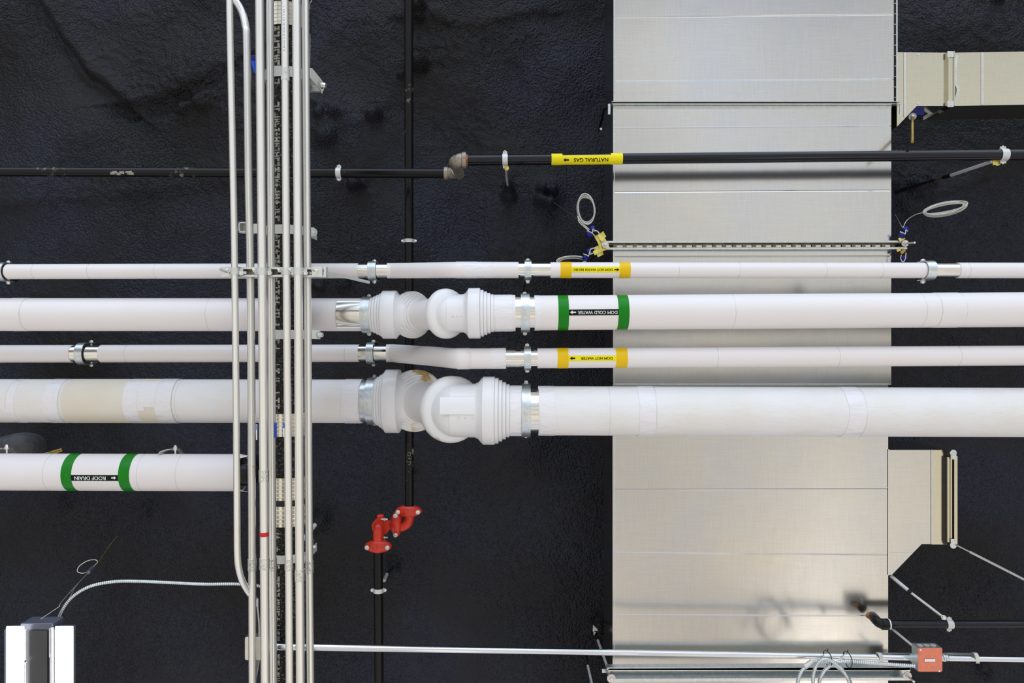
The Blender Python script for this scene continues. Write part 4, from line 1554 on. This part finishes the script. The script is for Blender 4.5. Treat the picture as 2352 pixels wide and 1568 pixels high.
def gas_line():
    G = thing('gas_pipe', 'black gas pipe with a yellow natural gas marker crossing under the wide duct', 'pipe', P(1176, 364, 3.65))
    r = .0265
    R = Run((1062, 368, 3.65), (2440, 354.5, 3.65), r)
    R.cyl(MB(), 1066, 2950, 0, None, 40).build('pipe', 'gas_black', G)
    label_set(G, R, (1267, 1292), (1404, 1431), 'yellow', (356, 378.2), 'yellow', 'ink_black', 'NATURAL GAS', 1397, 1318, (1307, 1294), 9, .0014)
    # upper elbow: turns from the pipe up towards the roof
    e = P(1047, 370, 3.65)
    m = MB()
    rr = .034
    path = [R.mid(1066) + X3 * .008, R.mid(1056), e + Vector((.016, 0, .004)), e + Vector((.002, 0, .016)), e + Vector((-.004, .0, .04)), e + Vector((-.004, 0, .065))]
    m.tube(catmull(path, 6), rr, 32)
    m.lathe(R.mid(1070), -R.ax, [(0, rr + .004), (.004, rr + .006), (.018, rr + .006), (.022, rr)], 32)
    m.build('elbow', 'malleable', G)
    m = MB().lathe(R.mid(1070), R.ax, [(0, r + .004), (.008, r + .001)], 32)
    m.build('thread', 'rust', G)
    MB().tube([e + Vector((-.004, 0, .06)), e + Vector((-.004, 0, .30))], .0262, 28).build('riser', 'malleable', G)
    # far elbow and the far run
    B = Run((-60, 394, 4.02), (1040, 398, 4.02), .0255)
    B.cyl(MB(), -560, 1030, 0, None, 36).build('pipe', 'pipe_scuffed', G)
    c = B.mid(1026)
    m = MB().lathe(c, B.ax, [(-.018, .030), (-.014, .035), (.004, .035), (.008, .030), (.03, .030)], 32)
    q = P(1047, 397, 4.0)
    m.tube(catmull([c + X3 * .01, q + Vector((-.01, 0, .0)), q + Vector((.006, -.002, -.02)), q + Vector((.008, -.004, -.06))], 6), .029, 28)
    m.build('elbow', 'malleable', G)
    m = MB().lathe(q + Vector((.012, .002, -.05)), Vector((.0, 0, 1)), [(0, .030), (-.006, .030), (-.006, .023), (.03, .022)], 32, caps=False)
    m.build('elbow_rim', 'malleable', G)
    MB().lathe(q + Vector((.012, .002, -.049)), Z3, [(0, .0225), (.002, .0225)], 28).build('bore_shade', 'iron_black', G)  # black disc stands in for the shade in the elbow mouth
    # pale scar on the far run
    m = MB()
    rn = random.Random(4)
    for i in range(14):
        x = 250 + rn.random() * 50
        y0 = 392 + rn.random() * 6
        B.patch(m, x, x + 4 + rn.random() * 8, y0, y0 + 3 + rn.random() * 4, .0006, 2, 2)
    m.build('bare_scar', 'stencil', G)
    # clamps
    small_clamp(B.mid(776), B.ax, .0255, .028, 'ring clamp on the far black pipe just right of the conduits')
    H = small_clamp(R.mid(1160), R.ax, r, .026, 'ring clamp on the gas pipe left of the yellow marker')
    m = MB().tube([P(1162, 381, 3.66), P(1163, 405, 3.86), P(1166, 425, 4.3)], .006, 10)
    m.build('threaded_rod', 'zinc_pale', H)
    MB().hexa(P(1164, 386, 3.65), (.3, .3, -1), .010, .010, .012).build('bolt', 'yellow_zinc', H)
    H = small_clamp(R.mid(2312), R.ax, r, .036, 'ring clamp on the gas pipe at the right, yellow bolt and brace')
    MB().hexa(P(2292, 374, 3.68), (-.2, .3, -1), .011, .012, .014).build('bolt', 'yellow_zinc', H)
    MB().box(P(2288, 372, 3.66), (.035, .03, .006)).build('bracket', 'yellow_zinc', H)
    a, b, c2 = P(2278, 371, 3.66), P(2183, 403, 3.95), P(2150, 412, 4.06)
    MB().tube([a, b], .0085, 14).build('brace_tube', 'zinc_pale', H)
    MB().tube([b - (a - b) * -.02, b.lerp(c2, .5)], .0105, 14).build('brace_sleeve', 'iron_black', H)
    MB().tube([b.lerp(c2, .5), c2], [.008, .005], 14).build('brace_tip', 'brass', H)
    MB().tube([c2, P(2060, 440, 4.55)], [.006, .016], 12).build('foamed_rod', 'foam', H)


gas_line()


def sprinkler():
    S = thing('sprinkler_pipe', 'black sprinkler pipe near the ceiling joined by red grooved elbows', 'pipe', P(938, 1100, 4.28))
    r = .0255
    d = 4.28
    a, b = P(938.5, -160, d), P(940.5, 1172, d)
    MB().tube([a, b], r, 32).build('pipe', 'pipe_scuffed', S)
    d2 = 4.12
    c, e = P(868.5, 1250, d2), P(871.5, 1700, d2)
    MB().tube([c, e], r, 32).build('pipe', 'pipe_scuffed', S)
    # red couplings: housing with two bolt pads
    def coupling(ctr, ax, wid, rad, ear, eardir, bolts_along=-Z3):
        ctr, ax, eardir = Vector(ctr), Vector(ax).normalized(), Vector(eardir).normalized()
        third = ax.cross(eardir)
        m = MB()
        n = 36
        rings = []
        for i in range(9):
            t = -1 + 2 * i / 8
            sc = math.sqrt(max(0.0, 1 - (abs(t) ** 3.2) * .55))
            ring = []
            for k in range(n):
                g = 2 * math.pi * k / n
                cx, sy = math.cos(g), math.sin(g)
                ex = rad + (ear - rad) * abs(cx) ** 3 * (1 - .42 * abs(t) ** 1.5)
                ring.append(ctr + ax * t * wid + eardir * cx * ex * sc + third * sy * rad * sc)
            rings.append(ring)
        m.rings(rings)
        o = m.build('grooved_coupling', 'red', S)
        for sg in (-1, 1):
            p = ctr + eardir * sg * ear * .74
            q = p + bolts_along * (rad * .80)
            MB().hexa(q, bolts_along, .0105, .010, .013).build('bolt', 'bolt', o)
        return o
    q = d / F
    coupling(P(938.5, 1173, d), Y3, .030, .040, .078, X3)
    m = MB()
    k1 = P(940, 1180, d)
    m.tube(catmull([P(940, 1176, d), P(940, 1190, d), P(936, 1201, d), P(926, 1208.5, d), P(915, 1210, d), P(905, 1210, d)], 6), .0275, 28)
    m.build('elbow', 'red', S)
    coupling(P(910, 1203.5, d - .01), X3, .028, .040, .074, Y3)
    m = MB().tube(catmull([P(902, 1206, d), P(890, 1205, d), P(880, 1206, d - .01), P(873, 1207, d - .05), P(872, 1208, d2 + .06)], 6), .0275, 28)
    m.build('elbow', 'red', S)
    # depthwise coupling
    m = MB().lathe(P(874, 1210, d2 + .045), Z3, rings_profile([(0, .036, .050)]), 36)
    for py in (-1, 1):
        m.box(P(874, 1210 + py * 22, d2 + .060), (.036, .034, .030), bev=.006)
    o = m.build('grooved_coupling', 'red', S)
    for py in (1192.5, 1234.5):
        c0 = P(876, py, d2 + .04)
        MB().tube([c0, c0 + X3 * .035], .0048, 12).build('bolt', 'bolt', o)
        MB().hexa(c0 + X3 * .012, X3, .009, .010).build('nut', 'zinc', o)
    m = MB().tube(catmull([P(871, 1208, d2 + .05), P(870, 1209, d2 + .02), P(869, 1216, d2), P(868.5, 1228, d2), P(868.5, 1252, d2)], 7), .0285, 28)
    m.build('elbow', 'red', S)
    coupling(P(868.5, 1254, d2), Y3, .031, .040, .076, X3)
    # chalk mark on the upper pipe
    m = MB()
    for pts in ([(937, 1038), (943, 1040), (942, 1047), (937, 1046), (937, 1041)], [(937, 1051), (943, 1054)], [(938, 1062), (942, 1058), (943, 1066), (938, 1067)]):
        m.tube([P(x, y, d - r - .001 + .0009 * abs(x - 940) * .1) for x, y in pts], .0012, 6)
    m.build('chalk_mark', 'stencil', S)
    H = small_clamp(P(939.5, 553, d), Y3, r, .020, 'ring clamp on the sprinkler pipe, midway down the ceiling')
    H2 = small_clamp(P(869.5, 1355, d2), Y3, r, .024, 'ring clamp on the sprinkler pipe below the red elbows')
    MB().tube([P(882, 1333, d2 + .02), P(889, 1318, d2 + .1)], [.010, .008], 12).build('rod_sleeve', 'zinc_pale', H2)
    MB().tube([P(889, 1318, d2 + .1), P(903, 1302, 4.52)], [.006, .012], 10).build('foamed_rod', 'foam', H2)


sprinkler()


def right_black_pipe():
    d = 3.70
    S = thing('black_pipe', 'short black pipe with an elbow over the lower right of the wide duct', 'pipe', P(2180, 1433, d))
    r = .0185
    R = Run((2030, 1433, d), (2440, 1433, d), r)
    R.cyl(MB(), 2036, 2950, 0, None, 32).build('pipe', 'gas_black', S)
    m = MB()
    m.tube(catmull([P(2040, 1434, d), P(2030, 1434, d), P(2018, 1429, d + .01), P(2008, 1419, d + .05), P(2004, 1415, d + .1)], 6), .024, 26)
    m.lathe(P(2024, 1433, d), X3, rings_profile([(0, .034, .0275)]), 30)
    m.build('elbow', 'iron_black', S)
    MB().band(P(2039, 1433, d), X3, 0, .008, .015, .026, 30).build('white_rim', 'jacket', S)
    MB().lathe(P(1999, 1416, d + .08), Vector((-.6, -.5, .3)), [(0, .014), (.012, .016), (.02, .012)], 20).build('copper_plug', 'rust', S)
    H = small_clamp(P(2180, 1433, d), X3, r, .03, 'ring clamp on the lower right black pipe with a long brace')
    MB().tube([P(2164, 1415, d + .02), P(2093, 1361, d + .10)], .0066, 14).build('brace_tube', 'zinc_pale', H)
    MB().tube([P(2093, 1361, d + .10), P(2086, 1355, d + .11)], .0115, 14).build('brace_sleeve', 'iron_black', H)
    MB().tube([P(2086, 1355, d + .11), P(2046, 1322, d + .18)], .0095, 14).build('brace_tube', 'zinc_pale', H)
    MB().hexa(P(2168, 1418, d), (-.3, -.3, -1), .009, .01, .012).build('bolt', 'bolt', H)


right_black_pipe()


# ------------------------------------------------------------------ bottom conduit, boxes, flexible whips
def bottom_conduit():
    d = 3.52
    dl = 2.946
    C = thing('conduit', 'bright horizontal conduit crossing the bottom of the photo under the duct', 'conduit', P(1400, 1498, d))
    path = [P(628, 1484.5, dl), P(722, 1486, dl), P(1350, 1497, 3.49), P(1480, 1499, d), P(1800, 1504.5, d), P(2110, 1510, d), P(2170, 1511, d), P(2950, 1523, d)]
    MB().tube(path[:6], .0140, 24).build('tube', 'emt_h', C)
    MB().tube([P(2160, 1511, d), path[-1]], .0140, 24).build('tube', 'emt_h', C)
    for px in (2097, 2170):
        MB().lathe(P(px, 1510, d), X3, rings_profile([(-.012, 0, .019), (0, .014, .016)]), 24).build('connector', 'zinc', C)
    # rail the box stands on
    J = thing('bracket_rail', 'thin steel rail with two spring clips behind the red junction box', 'bracket', P(2130, 1502, d + .03))
    MB().box((P(2012, 1505, d + .03) + P(2240, 1501, d + .03)) / 2, (228 * d / F, .016, .008)).build('rail', 'zinc', J)
    for px in (2022, 2243):
        m = MB().strip([P(px - 6, 1498, d + .02), P(px - 2, 1500, d - .015), P(px + 2, 1508, d - .018), P(px + 3, 1520, d - .012), P(px + 3, 1523, d + .01)], X3 * .018, .003)
        m.build('spring_clip', 'zinc_pale', J)
    # red box
    B = thing('junction_box', 'square red junction box beside the duct at the lower right', 'junction box', P(2137, 1516, 3.47))
    w, h = 56 * 3.45 / F, 55 * 3.45 / F
    c = P(2137.5, 1515.5, 3.45)
    MB().box(c + Z3 * .004, (w, h, .004), bev=.006).build('cover', 'box_red', B)
    m = MB()
    m.box(c + Z3 * .033, (w * .985, h * .985, .054))
    o = m.build('body', 'zinc', B)
    for i in (-1, 0, 1):
        MB().lathe(c + Vector((i * w * .27, -h * .4925 - .001, .033)), -Y3, [(0, .013), (.0015, .0125)], 24).build('knockout', 'zinc_pale', o)
    MB().box(P(2136, 1516, 3.449), (24 * .00203, 6 * .00203, .001)).build('label_plate', 'ink_white', B)
    for x, y in ((2114, 1492), (2157, 1540)):
        MB().hexa(P(x, y, 3.451), -Z3, .005, .003).build('cover_screw', 'bolt', B)
    # white box behind the conduits
    c = P(582, 1489, 2.927)
    W = thing('junction_box', 'pale blank cover junction box half hidden behind the conduits', 'junction box', c)
    MB().box(c + X3 * .02, (62 * .00172, 53 * .00172, .004), bev=.006).build('cover', 'box_white', W)
    MB().box(c + Vector((.020, -.001, .022)), (60 * .00172, 51 * .00172, .040)).build('body', 'zinc', W)
    MB().lathe(P(619, 1484.5, dl), X3, rings_profile([(0, .016, .0175)]), 24).build('connector', 'zinc', W)


bottom_conduit()


def flex(path, r, pitch, parent, mat='zinc', name='flexible_sheath', depth=.28):
    pts = catmull(path, 40)
    cum = [0]
    for a, b in zip(pts[:-1], pts[1:]):
        cum.append(cum[-1] + (b - a).length)
    L = cum[-1]
    n = int(L / pitch * 4)
    out, rs = [], []
    j = 0
    for i in range(n + 1):
        t = L * i / n
        while j < len(cum) - 2 and cum[j + 1] < t:
            j += 1
        f = (t - cum[j]) / max(1e-9, cum[j + 1] - cum[j])
        out.append(pts[j].lerp(pts[j + 1], f))
        rs.append(r * (1 - depth * (0, .5, 1, .5)[i % 4]))
    return MB().tube(out, rs, 12).build(name, mat, parent, angle=60)


def whips():
    d = 2.95
    W = thing('flexible_conduit', 'ribbed flexible metal whip arching from the ceiling lamp to the conduits', 'flexible conduit', P(300, 1335, d))
    flex([P(133, 1432, d + .02), P(141, 1405, d), P(165, 1372, d), P(205, 1347, d), P(260, 1335.5, d), P(320, 1334.5, d), P(400, 1338, d + .02), P(470, 1341, d + .04), P(540, 1340.5, d + .07), P(590, 1344, d + .1), P(613, 1350, d + .12)], .0072, .0078, W)
    # coil by the red box
    d = 3.455
    W = thing('flexible_conduit', 'ribbed metal whip coiled below the bottom conduit, tied with black ties', 'flexible conduit', P(1900, 1540, d))
    flex([P(2100, 1529, d), P(2040, 1525, d), P(1990, 1521, d + .0), P(1945, 1518, d), P(1915, 1524, d), P(1890, 1545, d + .005), P(1880, 1585, d + .01), P(1900, 1625, d), P(1940, 1610, d - .01), P(1952, 1575, d - .012), P(1935, 1538, d - .014), P(1905, 1515, d - .016),
          P(1885, 1516, d - .014), P(1872, 1535, d - .012), P(1868, 1570, d - .01), P(1885, 1620, d - .005)], .0092, .0092, W)
    flex([P(1958, 1590, d + .012), P(1950, 1560, d + .012), P(1925, 1532, d + .012), P(1895, 1519, d + .012), P(1868, 1520, d + .012), P(1848, 1533, d + .010), P(1836, 1552, d + .006), P(1828, 1590, d)], .0092, .0092, W)
    a = P(1857, 1526, d + .01)
    MB().tube([P(1848, 1531, d + .01), P(1866, 1519, d + .012)], .0125, 18).build('splice', 'zinc_pale', W)
    for px, l in ((1901, 1), (1947, 0)):
        m = MB()
        c = P(px, 1512 if l else 1514, d + .035)
        pts = []
        for k in range(24):
            g = 2 * math.pi * k / 24
            pts.append(c + Vector((.006 * math.sin(g * 2) * .3, .034 * math.cos(g), .046 * math.sin(g))))
        m.strip(pts, X3 * .004, .0016, closed=True)
        m.strip([c + Vector((0, -.034, -.0)), c + Vector((-.004, -.05, -.01))], X3 * .004, .0016)
        m.build('zip_tie', 'zip', W)


whips()


# ------------------------------------------------------------------ lamp at lower left
def lamp():
    d = 2.80
    k = d / F
    Lp = thing('linear_lamp', 'twin strip suspended lamp glowing white at the lower left corner', 'lamp', P(92, 1520, d))
    y0, y1 = 1438, 1900
    L = (y1 - y0) * k
    yc = (y0 + y1) / 2
    for x0, x1 in ((15, 55), (127, 168)):
        MB().box(P((x0 + x1) / 2, yc, d + .002), ((x1 - x0) * k, L, .006), bev=.002).build('lens', 'lamp', Lp)
        MB().box(P((x0 + x1) / 2 + (2 if x0 < 100 else 0), yc - 0, d + .034), ((x1 - x0 - 3) * k, L + .004, .048), bev=.004).build('housing', 'fixture_edge', Lp)
    MB().box(P(90, yc, d + .035), (56 * k, L, .02), bev=.004).build('centre_plate', 'fixture', Lp)
    MB().box(P(88, yc, d + .022), (44 * k, L - .03, .006), bev=.003).build('centre_cover', 'fixture', Lp)
    m = MB()
    m.box(P(59.5, 1480, d + .006), (3.2 * k, 70 * k, .008))
    m.box(P(60, 1640, d + .006), (3.2 * k, 240 * k, .008))
    m.box(P(115, 1475, d + .006), (1.6 * k, 66 * k, .008))
    m.box(P(116.5, 1620, d + .006), (1.6 * k, 240 * k, .008))
    m.box(P(120, 1640, d + .006), (4.0 * k, 400 * k, .008))
    m.build('reflector_edge', 'jacket_tape', Lp)
    MB().box(P(97, 1432, d + .06), (76 * k, .03, .07), bev=.006).build('end_housing', 'fixture_edge', Lp)
    # suspension wire with clip and loop
    m = MB()
    m.tube([P(86, 1426, d + .06), P(112, 1409, d + .1), P(137, 1392, d + .14)], .0012, 6)
    m.tube(catmull([P(137, 1392, d + .14), P(140, 1384, d + .16), P(165, 1355, d + .3), P(205, 1312, d + .5)], 6), .0012, 6)
    m.tube(catmull([P(160, 1372, d + .14), P(175, 1345, d + .3), P(205, 1312, d + .5)], 6), .0012, 6)
    m.build('suspension_wire', 'wire', Lp)
    m = MB().tube([P(203, 1314, d + .5), P(212, 1304, d + .54)], .009, 12)
    m.build('wire_clip', 'fixture_edge', Lp)
    loop = [P(204 + 16 * 0, 1312, d + .5), P(190, 1316, d + .52), P(178, 1312, d + .52), P(182, 1300, d + .53), P(200, 1288, d + .55), P(217, 1285, d + .57), P(224, 1290, d + .57), P(214, 1302, d + .54)]
    m = MB().tube(catmull(loop, 6), .0019, 8)
    m.build('wire_loop', 'wire', Lp)
    m = MB().tube(catmull([P(213, 1303, d + .54), P(228, 1288, d + .7), P(245, 1262, d + .9), P(262, 1240, d + 1.0), P(270, 1232, d + 1.05)], 5), [.002, .003] * 10 + [.003], 8)
    m.build('wrapped_wire', 'yellow_zinc', Lp)
    m = MB().tube([P(268, 1234, d + 1.04), P(280, 1222, d + 1.2), P(310, 1183, d + 1.6), P(334, 1168, CD - .1)], [.004, .003, .002, .004], 8)
    m.build('upper_wire', 'wire_dark', Lp)


lamp()


# ------------------------------------------------------------------ seismic cables at both duct sides
def coil(mb, c, a, b, ang, turns, r, d, seed, dz=.02, tiltz=0.0, jb=1.0):
    rn = random.Random(seed)
    pts = []
    n = 26
    for t in range(turns * n + 1):
        g = 2 * math.pi * t / n
        if t % n == 0:
            da, db, ox, oy = rn.uniform(-.17, .13), rn.uniform(-.14, .12) * jb, rn.uniform(-2.5, 2.5), rn.uniform(-2.5, 2.5)
            if t == 0:
                pa, pb, px_, py_ = da, db, ox, oy
        f = (t % n) / n
        aa = a * (1 + pa + (da - pa) * f)
        bb = b * (1 + pb + (db - pb) * f)
        x, y = aa * math.cos(g), bb * math.sin(g)
        X = c[0] + px_ + (ox - px_) * f + x * math.cos(ang) - y * math.sin(ang)
        Y = c[1] + py_ + (oy - py_) * f + x * math.sin(ang) + y * math.cos(ang)
        pts.append(P(X, Y, d + tiltz * math.sin(g) + dz * t / (turns * n)))
        if t % n == n - 1:
            pa, pb, px_, py_ = da, db, ox, oy
    mb.tube(pts, r, 8)


def knuckle(parent, px, py, d):
    """blue two-lobed cable grip"""
    m = MB()
    for dx, dy in ((-4, 7), (4, -7)):
        m.lathe(P(px + dx, py + dy, d) + Z3 * .012, -Z3, [(0, .006), (.003, .0135), (.010, .0165), (.018, .0155), (.024, .010), (.026, .001)], 24)
    o = m.build('cable_grip', 'navy', parent)
    m = MB().tube(catmull([P(px - 9, py - 2, d - .012), P(px - 1, py + 1, d - .018), P(px + 3, py + 3, d - .018), P(px + 5, py - 6, d - .018), P(px + 9, py - 3, d - .012)], 5), .0028, 8)
    m.build('grip_wire', 'wire', o)
    return o


def bracket(parent, px, py, ang, d):
    k = d / F
    A = Vector((math.cos(ang), math.sin(ang), 0))
    B = Vector((-math.sin(ang), math.cos(ang), 0))
    c = P(px, py, d)
    m = MB()
    m.box(c, (24 * k, 13 * k, .003), (A, B, Z3))
    m.box(c - B * 6.5 * k - Z3 * .006, (24 * k, .003, .016), (A, B, Z3))
    m.box(c + B * 3 * k - Z3 * .010, (10 * k, 18 * k, .003), (A, B, Z3))
    return m.build('bracket', 'yellow_zinc', parent, smooth=False)


def cables():
    d = 3.80
    # left, upper
    C = thing('seismic_cable', 'coiled steel cable with blue grips at the left end of the slotted channel', 'cable', P(1360, 520, d), 'coiled brace cables')
    m = MB()
    coil(m, (1345, 481), 21, 33, -.12, 6, .0029, d, 1)
    m.tube(catmull([P(1326, 496, d), P(1334, 509, d), P(1350, 524, d), P(1355, 528, d)], 5), .003, 8)
    m.tube(catmull([P(1328, 501, d), P(1331, 511, d), P(1348, 526, d), P(1352, 530, d)], 5), .003, 8)
    m.build('coil', 'wire', C)
    MB().tube([P(1323, 500, d), P(1300, 484, d + .3), P(1272, 465, CD - .13)], .003, 8).build('cable_end', 'wire_dark', C)
    knuckle(C, 1357, 532, d)
    m = MB().tube(catmull([P(1361, 531, d - .01), P(1370, 530, d - .02), P(1377, 537, d - .02), P(1379, 544, d - .005)], 5), .0035, 8)
    m.tube([P(1359, 534, d - .01), P(1370, 546, d - .005)], .0035, 8)
    m.build('cable_loop', 'wire', C)
    bracket(C, 1379, 544, -.55, d - .010)
    MB().box(P(1385, 560, d - .004), (20 * d / F, 30 * d / F, .003), (Vector((math.cos(-.45), math.sin(-.45), 0)), Vector((math.sin(.45), math.cos(.45), 0)), Z3)).build('plate', 'yellow_zinc', C)
    # left, lower
    C = thing('seismic_cable', 'coiled steel cable mostly behind the uppermost white pipe, blue grip above', 'cable', P(1340, 590, d), 'coiled brace cables')
    m = MB()
    coil(m, (1314, 600), 30, 9, -.05, 4, .0029, d, 2)
    m.build('coil', 'wire', C)
    knuckle(C, 1349, 585, d)
    m = MB().tube(catmull([P(1354, 583, d - .01), P(1356, 573, d - .02), P(1364, 570, d - .02), P(1370, 575, d - .005)], 5), .0035, 8)
    m.tube([P(1355, 584, d - .01), P(1366, 580, d - .005)], .0035, 8)
    m.build('cable_loop', 'wire', C)
    bracket(C, 1374, 577, -.45 + math.pi / 2, d - .012)
    # right, upper
    C = thing('seismic_cable', 'long flattened cable coil hanging right of the wide duct', 'cable', P(2110, 510, d), 'coiled brace cables')
    m = MB()
    coil(m, (2170, 478), 49, 12, -.20, 10, .0036, d + .1, 3, .04, 0, 3.0)
    m.build('coil', 'wire', C)
    m = MB().tube(catmull([P(2074, 524, d), P(2080, 510, d), P(2090, 500, d + .03), P(2105, 492, d + .08), P(2120, 488, d + .1)], 6), .002, 8)
    m.tube([P(2074, 524, d), P(2068, 514, d + .1), P(2056, 492, CD - .16)], .0018, 8)
    m.build('cable_end', 'wire', C)
    knuckle(C, 2076, 534, d)
    MB().box(P(2071, 548, d - .003), (14 * d / F, 9 * d / F, .003), (Vector((.85, -.5, 0)), Vector((.5, .85, 0)), Z3)).build('bracket', 'yellow_zinc', C)
    # right, lower
    C = thing('seismic_cable', 'blue grip and short cable loop under the right end of the slotted channel', 'cable', P(2075, 585, d), 'coiled brace cables')
    MB().box(P(2064, 574, d + .002), (9 * d / F, 6 * d / F, .003), (Vector((.9, -.4, 0)), Vector((.4, .9, 0)), Z3)).build('bracket', 'yellow_zinc', C)
    MB().box(P(2074, 577, d - .002), (13 * d / F, 7 * d / F, .003), (Vector((.7, -.7, 0)), Vector((.7, .7, 0)), Z3)).build('bracket', 'brass', C)
    MB().lathe(P(2074, 594, d + .01), -Z3, [(0, .006), (.003, .0135), (.016, .015), (.024, .010), (.026, .001)], 24).build('cable_grip', 'navy', C)
    MB().tube(catmull([P(2070, 585, d - .02), P(2069, 595, d - .02), P(2074, 601, d - .02), P(2079, 595, d - .02), P(2081, 580, d - .02)], 5), .0026, 8).build('cable_loop', 'wire', C)


cables()


# ------------------------------------------------------------------ remaining small things
def small_things():
    # brace off the lower branch duct
    a, b = P(2200, 1253, 3.80), P(2560, 1436, 4.3)
    B = thing('brace_rod', 'pale brace tube running from the branch duct end to the right edge', 'brace', a, 'pale braces')
    MB().tube([a, a.lerp(b, .07)], .004, 12).build('rod', 'bolt', B)
    MB().tube([a.lerp(b, .07), b], .0066, 14).build('tube', 'zinc_pale', B)
    B = thing('brace_rod', 'pale brace rod between the red junction box and the black elbow', 'brace', P(2046, 1440, 3.4), 'pale braces')
    MB().tube([P(2046, 1441, 3.72), P(2104, 1489, 3.52)], .006, 14).build('tube', 'zinc_pale', B)
    # braces at the lower left corner of the duct
    B = thing('brace_rod', 'pale brace rod meeting the left end of the bottom channel', 'brace', P(1385, 1500, 3.9), 'pale braces')
    MB().tube([P(1399, 1543, 3.70), P(1373, 1470, 4.05)], .0066, 14).build('tube', 'zinc_pale', B)
    MB().tube([P(1373, 1470, 4.05), P(1368, 1452, 4.12)], .0105, 14).build('sleeve', 'iron_black', B)
    MB().tube([P(1367.5, 1456, 4.1), P(1366.5, 1450, 4.14)], .009, 14).build('collar', 'jacket', B)
    MB().tube([P(1367, 1447, 4.15), P(1363, 1436, 4.2)], [.014, .003], 12).build('tip', 'box_white', B)
    MB().tube([P(1363, 1437, 4.2), P(1358, 1425, 4.56)], [.003, .008], 12).build('foamed_rod', 'foam', B)
    B = thing('brace_rod', 'short pale brace rod cut by the bottom edge, left of the duct', 'brace', P(1355, 1550, 3.9), 'pale braces')
    MB().tube([P(1350, 1528, 4.0), P(1364, 1590, 3.8)], .0066, 14).build('tube', 'zinc_pale', B)
    MB().tube([P(1350, 1528, 4.0), P(1349, 1521, 4.1), P(1345, 1500, 4.56)], [.004, .004, .008], 10).build('foamed_rod', 'foam', B)
    # rod hanging under the upper branch duct
    p = P(2096, 266, 3.90)
    B = thing('threaded_rod', 'short yellowish threaded rod hanging below the upper branch duct', 'threaded rod', p)
    q = P(2096, 326, 3.62)
    prof = []
    L = (q - p).length
    n = 46
    for i in range(n + 1):
        prof.append((L * i / n, .0075 if i % 2 else .0066))
    MB().lathe(p, q - p, prof, 14).build('rod', 'brass', B)
    MB().hexa(p + (q - p) * .03, q - p, .013, .014, .019).build('nut', 'zinc', B)
    MB().box(P(2100, 258, 3.95), (.10, .03, .012)).build('bracket', 'navy', B)
    MB().strip([P(2120, 272, 4.0), P(2150, 256, 4.02), P(2180, 246, 4.05)], Y3 * .02, .004).build('bracket_arm', 'zinc', B)
    # grey wrapped elbow behind the roof drain
    B = thing('wrapped_elbow', 'dark grey wrapped pipe elbow behind the roof drain at the left edge', 'pipe', P(30, 1020, 4.0))
    d = 3.95
    MB().tube(catmull([P(-120, 1066, d), P(-40, 1044, d), P(20, 1030, d), P(48, 1024, d + .02), P(66, 1024, d + .10), P(74, 1026, d + .25), P(76, 1028, d + .62)], 7), .072, 36).build('wrap', 'grey_wrap', B)
    # brass threaded rod
    B = thing('threaded_rod', 'brassy threaded rod poking out behind the roof drain pipe', 'threaded rod', P(120, 1040, 3.7))
    a, b = P(88, 1048, 3.62), P(141, 1033, 3.75)
    L = (b - a).length
    prof = [(L * i / 40, .0095 if i % 2 else .0075) for i in range(41)]
    MB().lathe(a, b - a, prof, 14).build('rod', 'brass', B)
    # blue plastic thing behind the conduits
    B = thing('plastic_cap', 'bright blue plastic cap between the second and third conduit near the top', 'cap', P(582, 150, 3.0))
    a = P(582, 134, 3.0)
    m = MB().lathe(P(582.5, 132, 3.0), Vector((.15, 1, -.15)), [(-.008, .006), (-.004, .012), (0, .0135), (.01, .0135), (.03, .0115), (.06, .006), (.068, .002)], 24)
    m.build('cap', 'blue', B)
    MB().lathe(P(582, 133, 2.985), -Z3, [(0, .012), (.002, .010)], 20).build('cap_rim', 'navy', B)
    # thin cable beside the stack top
    B = thing('tie_wire', 'thin grey wire following the right side of the drain stack at the top', 'wire', P(712, 60, 3.1))
    MB().tube(catmull([P(717, -40, 3.1), P(716, 0, 3.1), P(711, 14, 3.1), P(712, 90, 3.13), P(711, 165, 3.13)], 8), .0016, 8).build('wire', 'wire', B)
    # pale conduit offset between the conduits near the box
    B = thing('steel_cable', 'thin steel cable and clip glimpsed between conduits above the pale box', 'cable', P(592, 1420, 2.95))
    m = MB().tube(catmull([P(590, 1372, 2.95), P(592, 1395, 2.95), P(595, 1430, 2.945), P(596, 1468, 2.94)], 6), .0035, 8)
    m.build('cable', 'wire', B)
    MB().box(P(591, 1383, 2.95), (.012, .03, .012)).build('clip', 'zinc', B)
    B = thing('wire_bundle', 'pale wires fanning out below the pale junction box', 'wire', P(590, 1530, 3.25))
    m = MB()
    m.tube([P(592, 1512, 2.95), P(588, 1545, 3.25), P(581, 1575, 3.3)], .0028, 8)
    m.tube([P(596, 1512, 2.95), P(590, 1550, 3.05), P(584, 1590, 3.3)], .0028, 8)
    m.build('wires', 'wire', B)
    # second black end of duct hanger left of the flange
    B = thing('duct_hanger', 'dark hanger strap at the left end of the duct flange', 'hanger', P(1385, 275, 3.9))
    MB().strip([P(1399, 243, 3.83), P(1388, 252, 3.9), P(1381, 280, 4.0), P(1377, 300, 4.1)], Vector((.012, .004, .0)), .006).build('strap', 'pipe_scuffed', B)
    MB().hexa(P(1380, 297, 4.0), -Z3, .008, .01).build('nut', 'zinc', B)
    # step piece right of the duct just under the thick pipe
    B = thing('foamed_rod', 'black foam covered rod above the lower right brace', 'rod', P(1170, 430, 4.4)) if False else None


small_things()
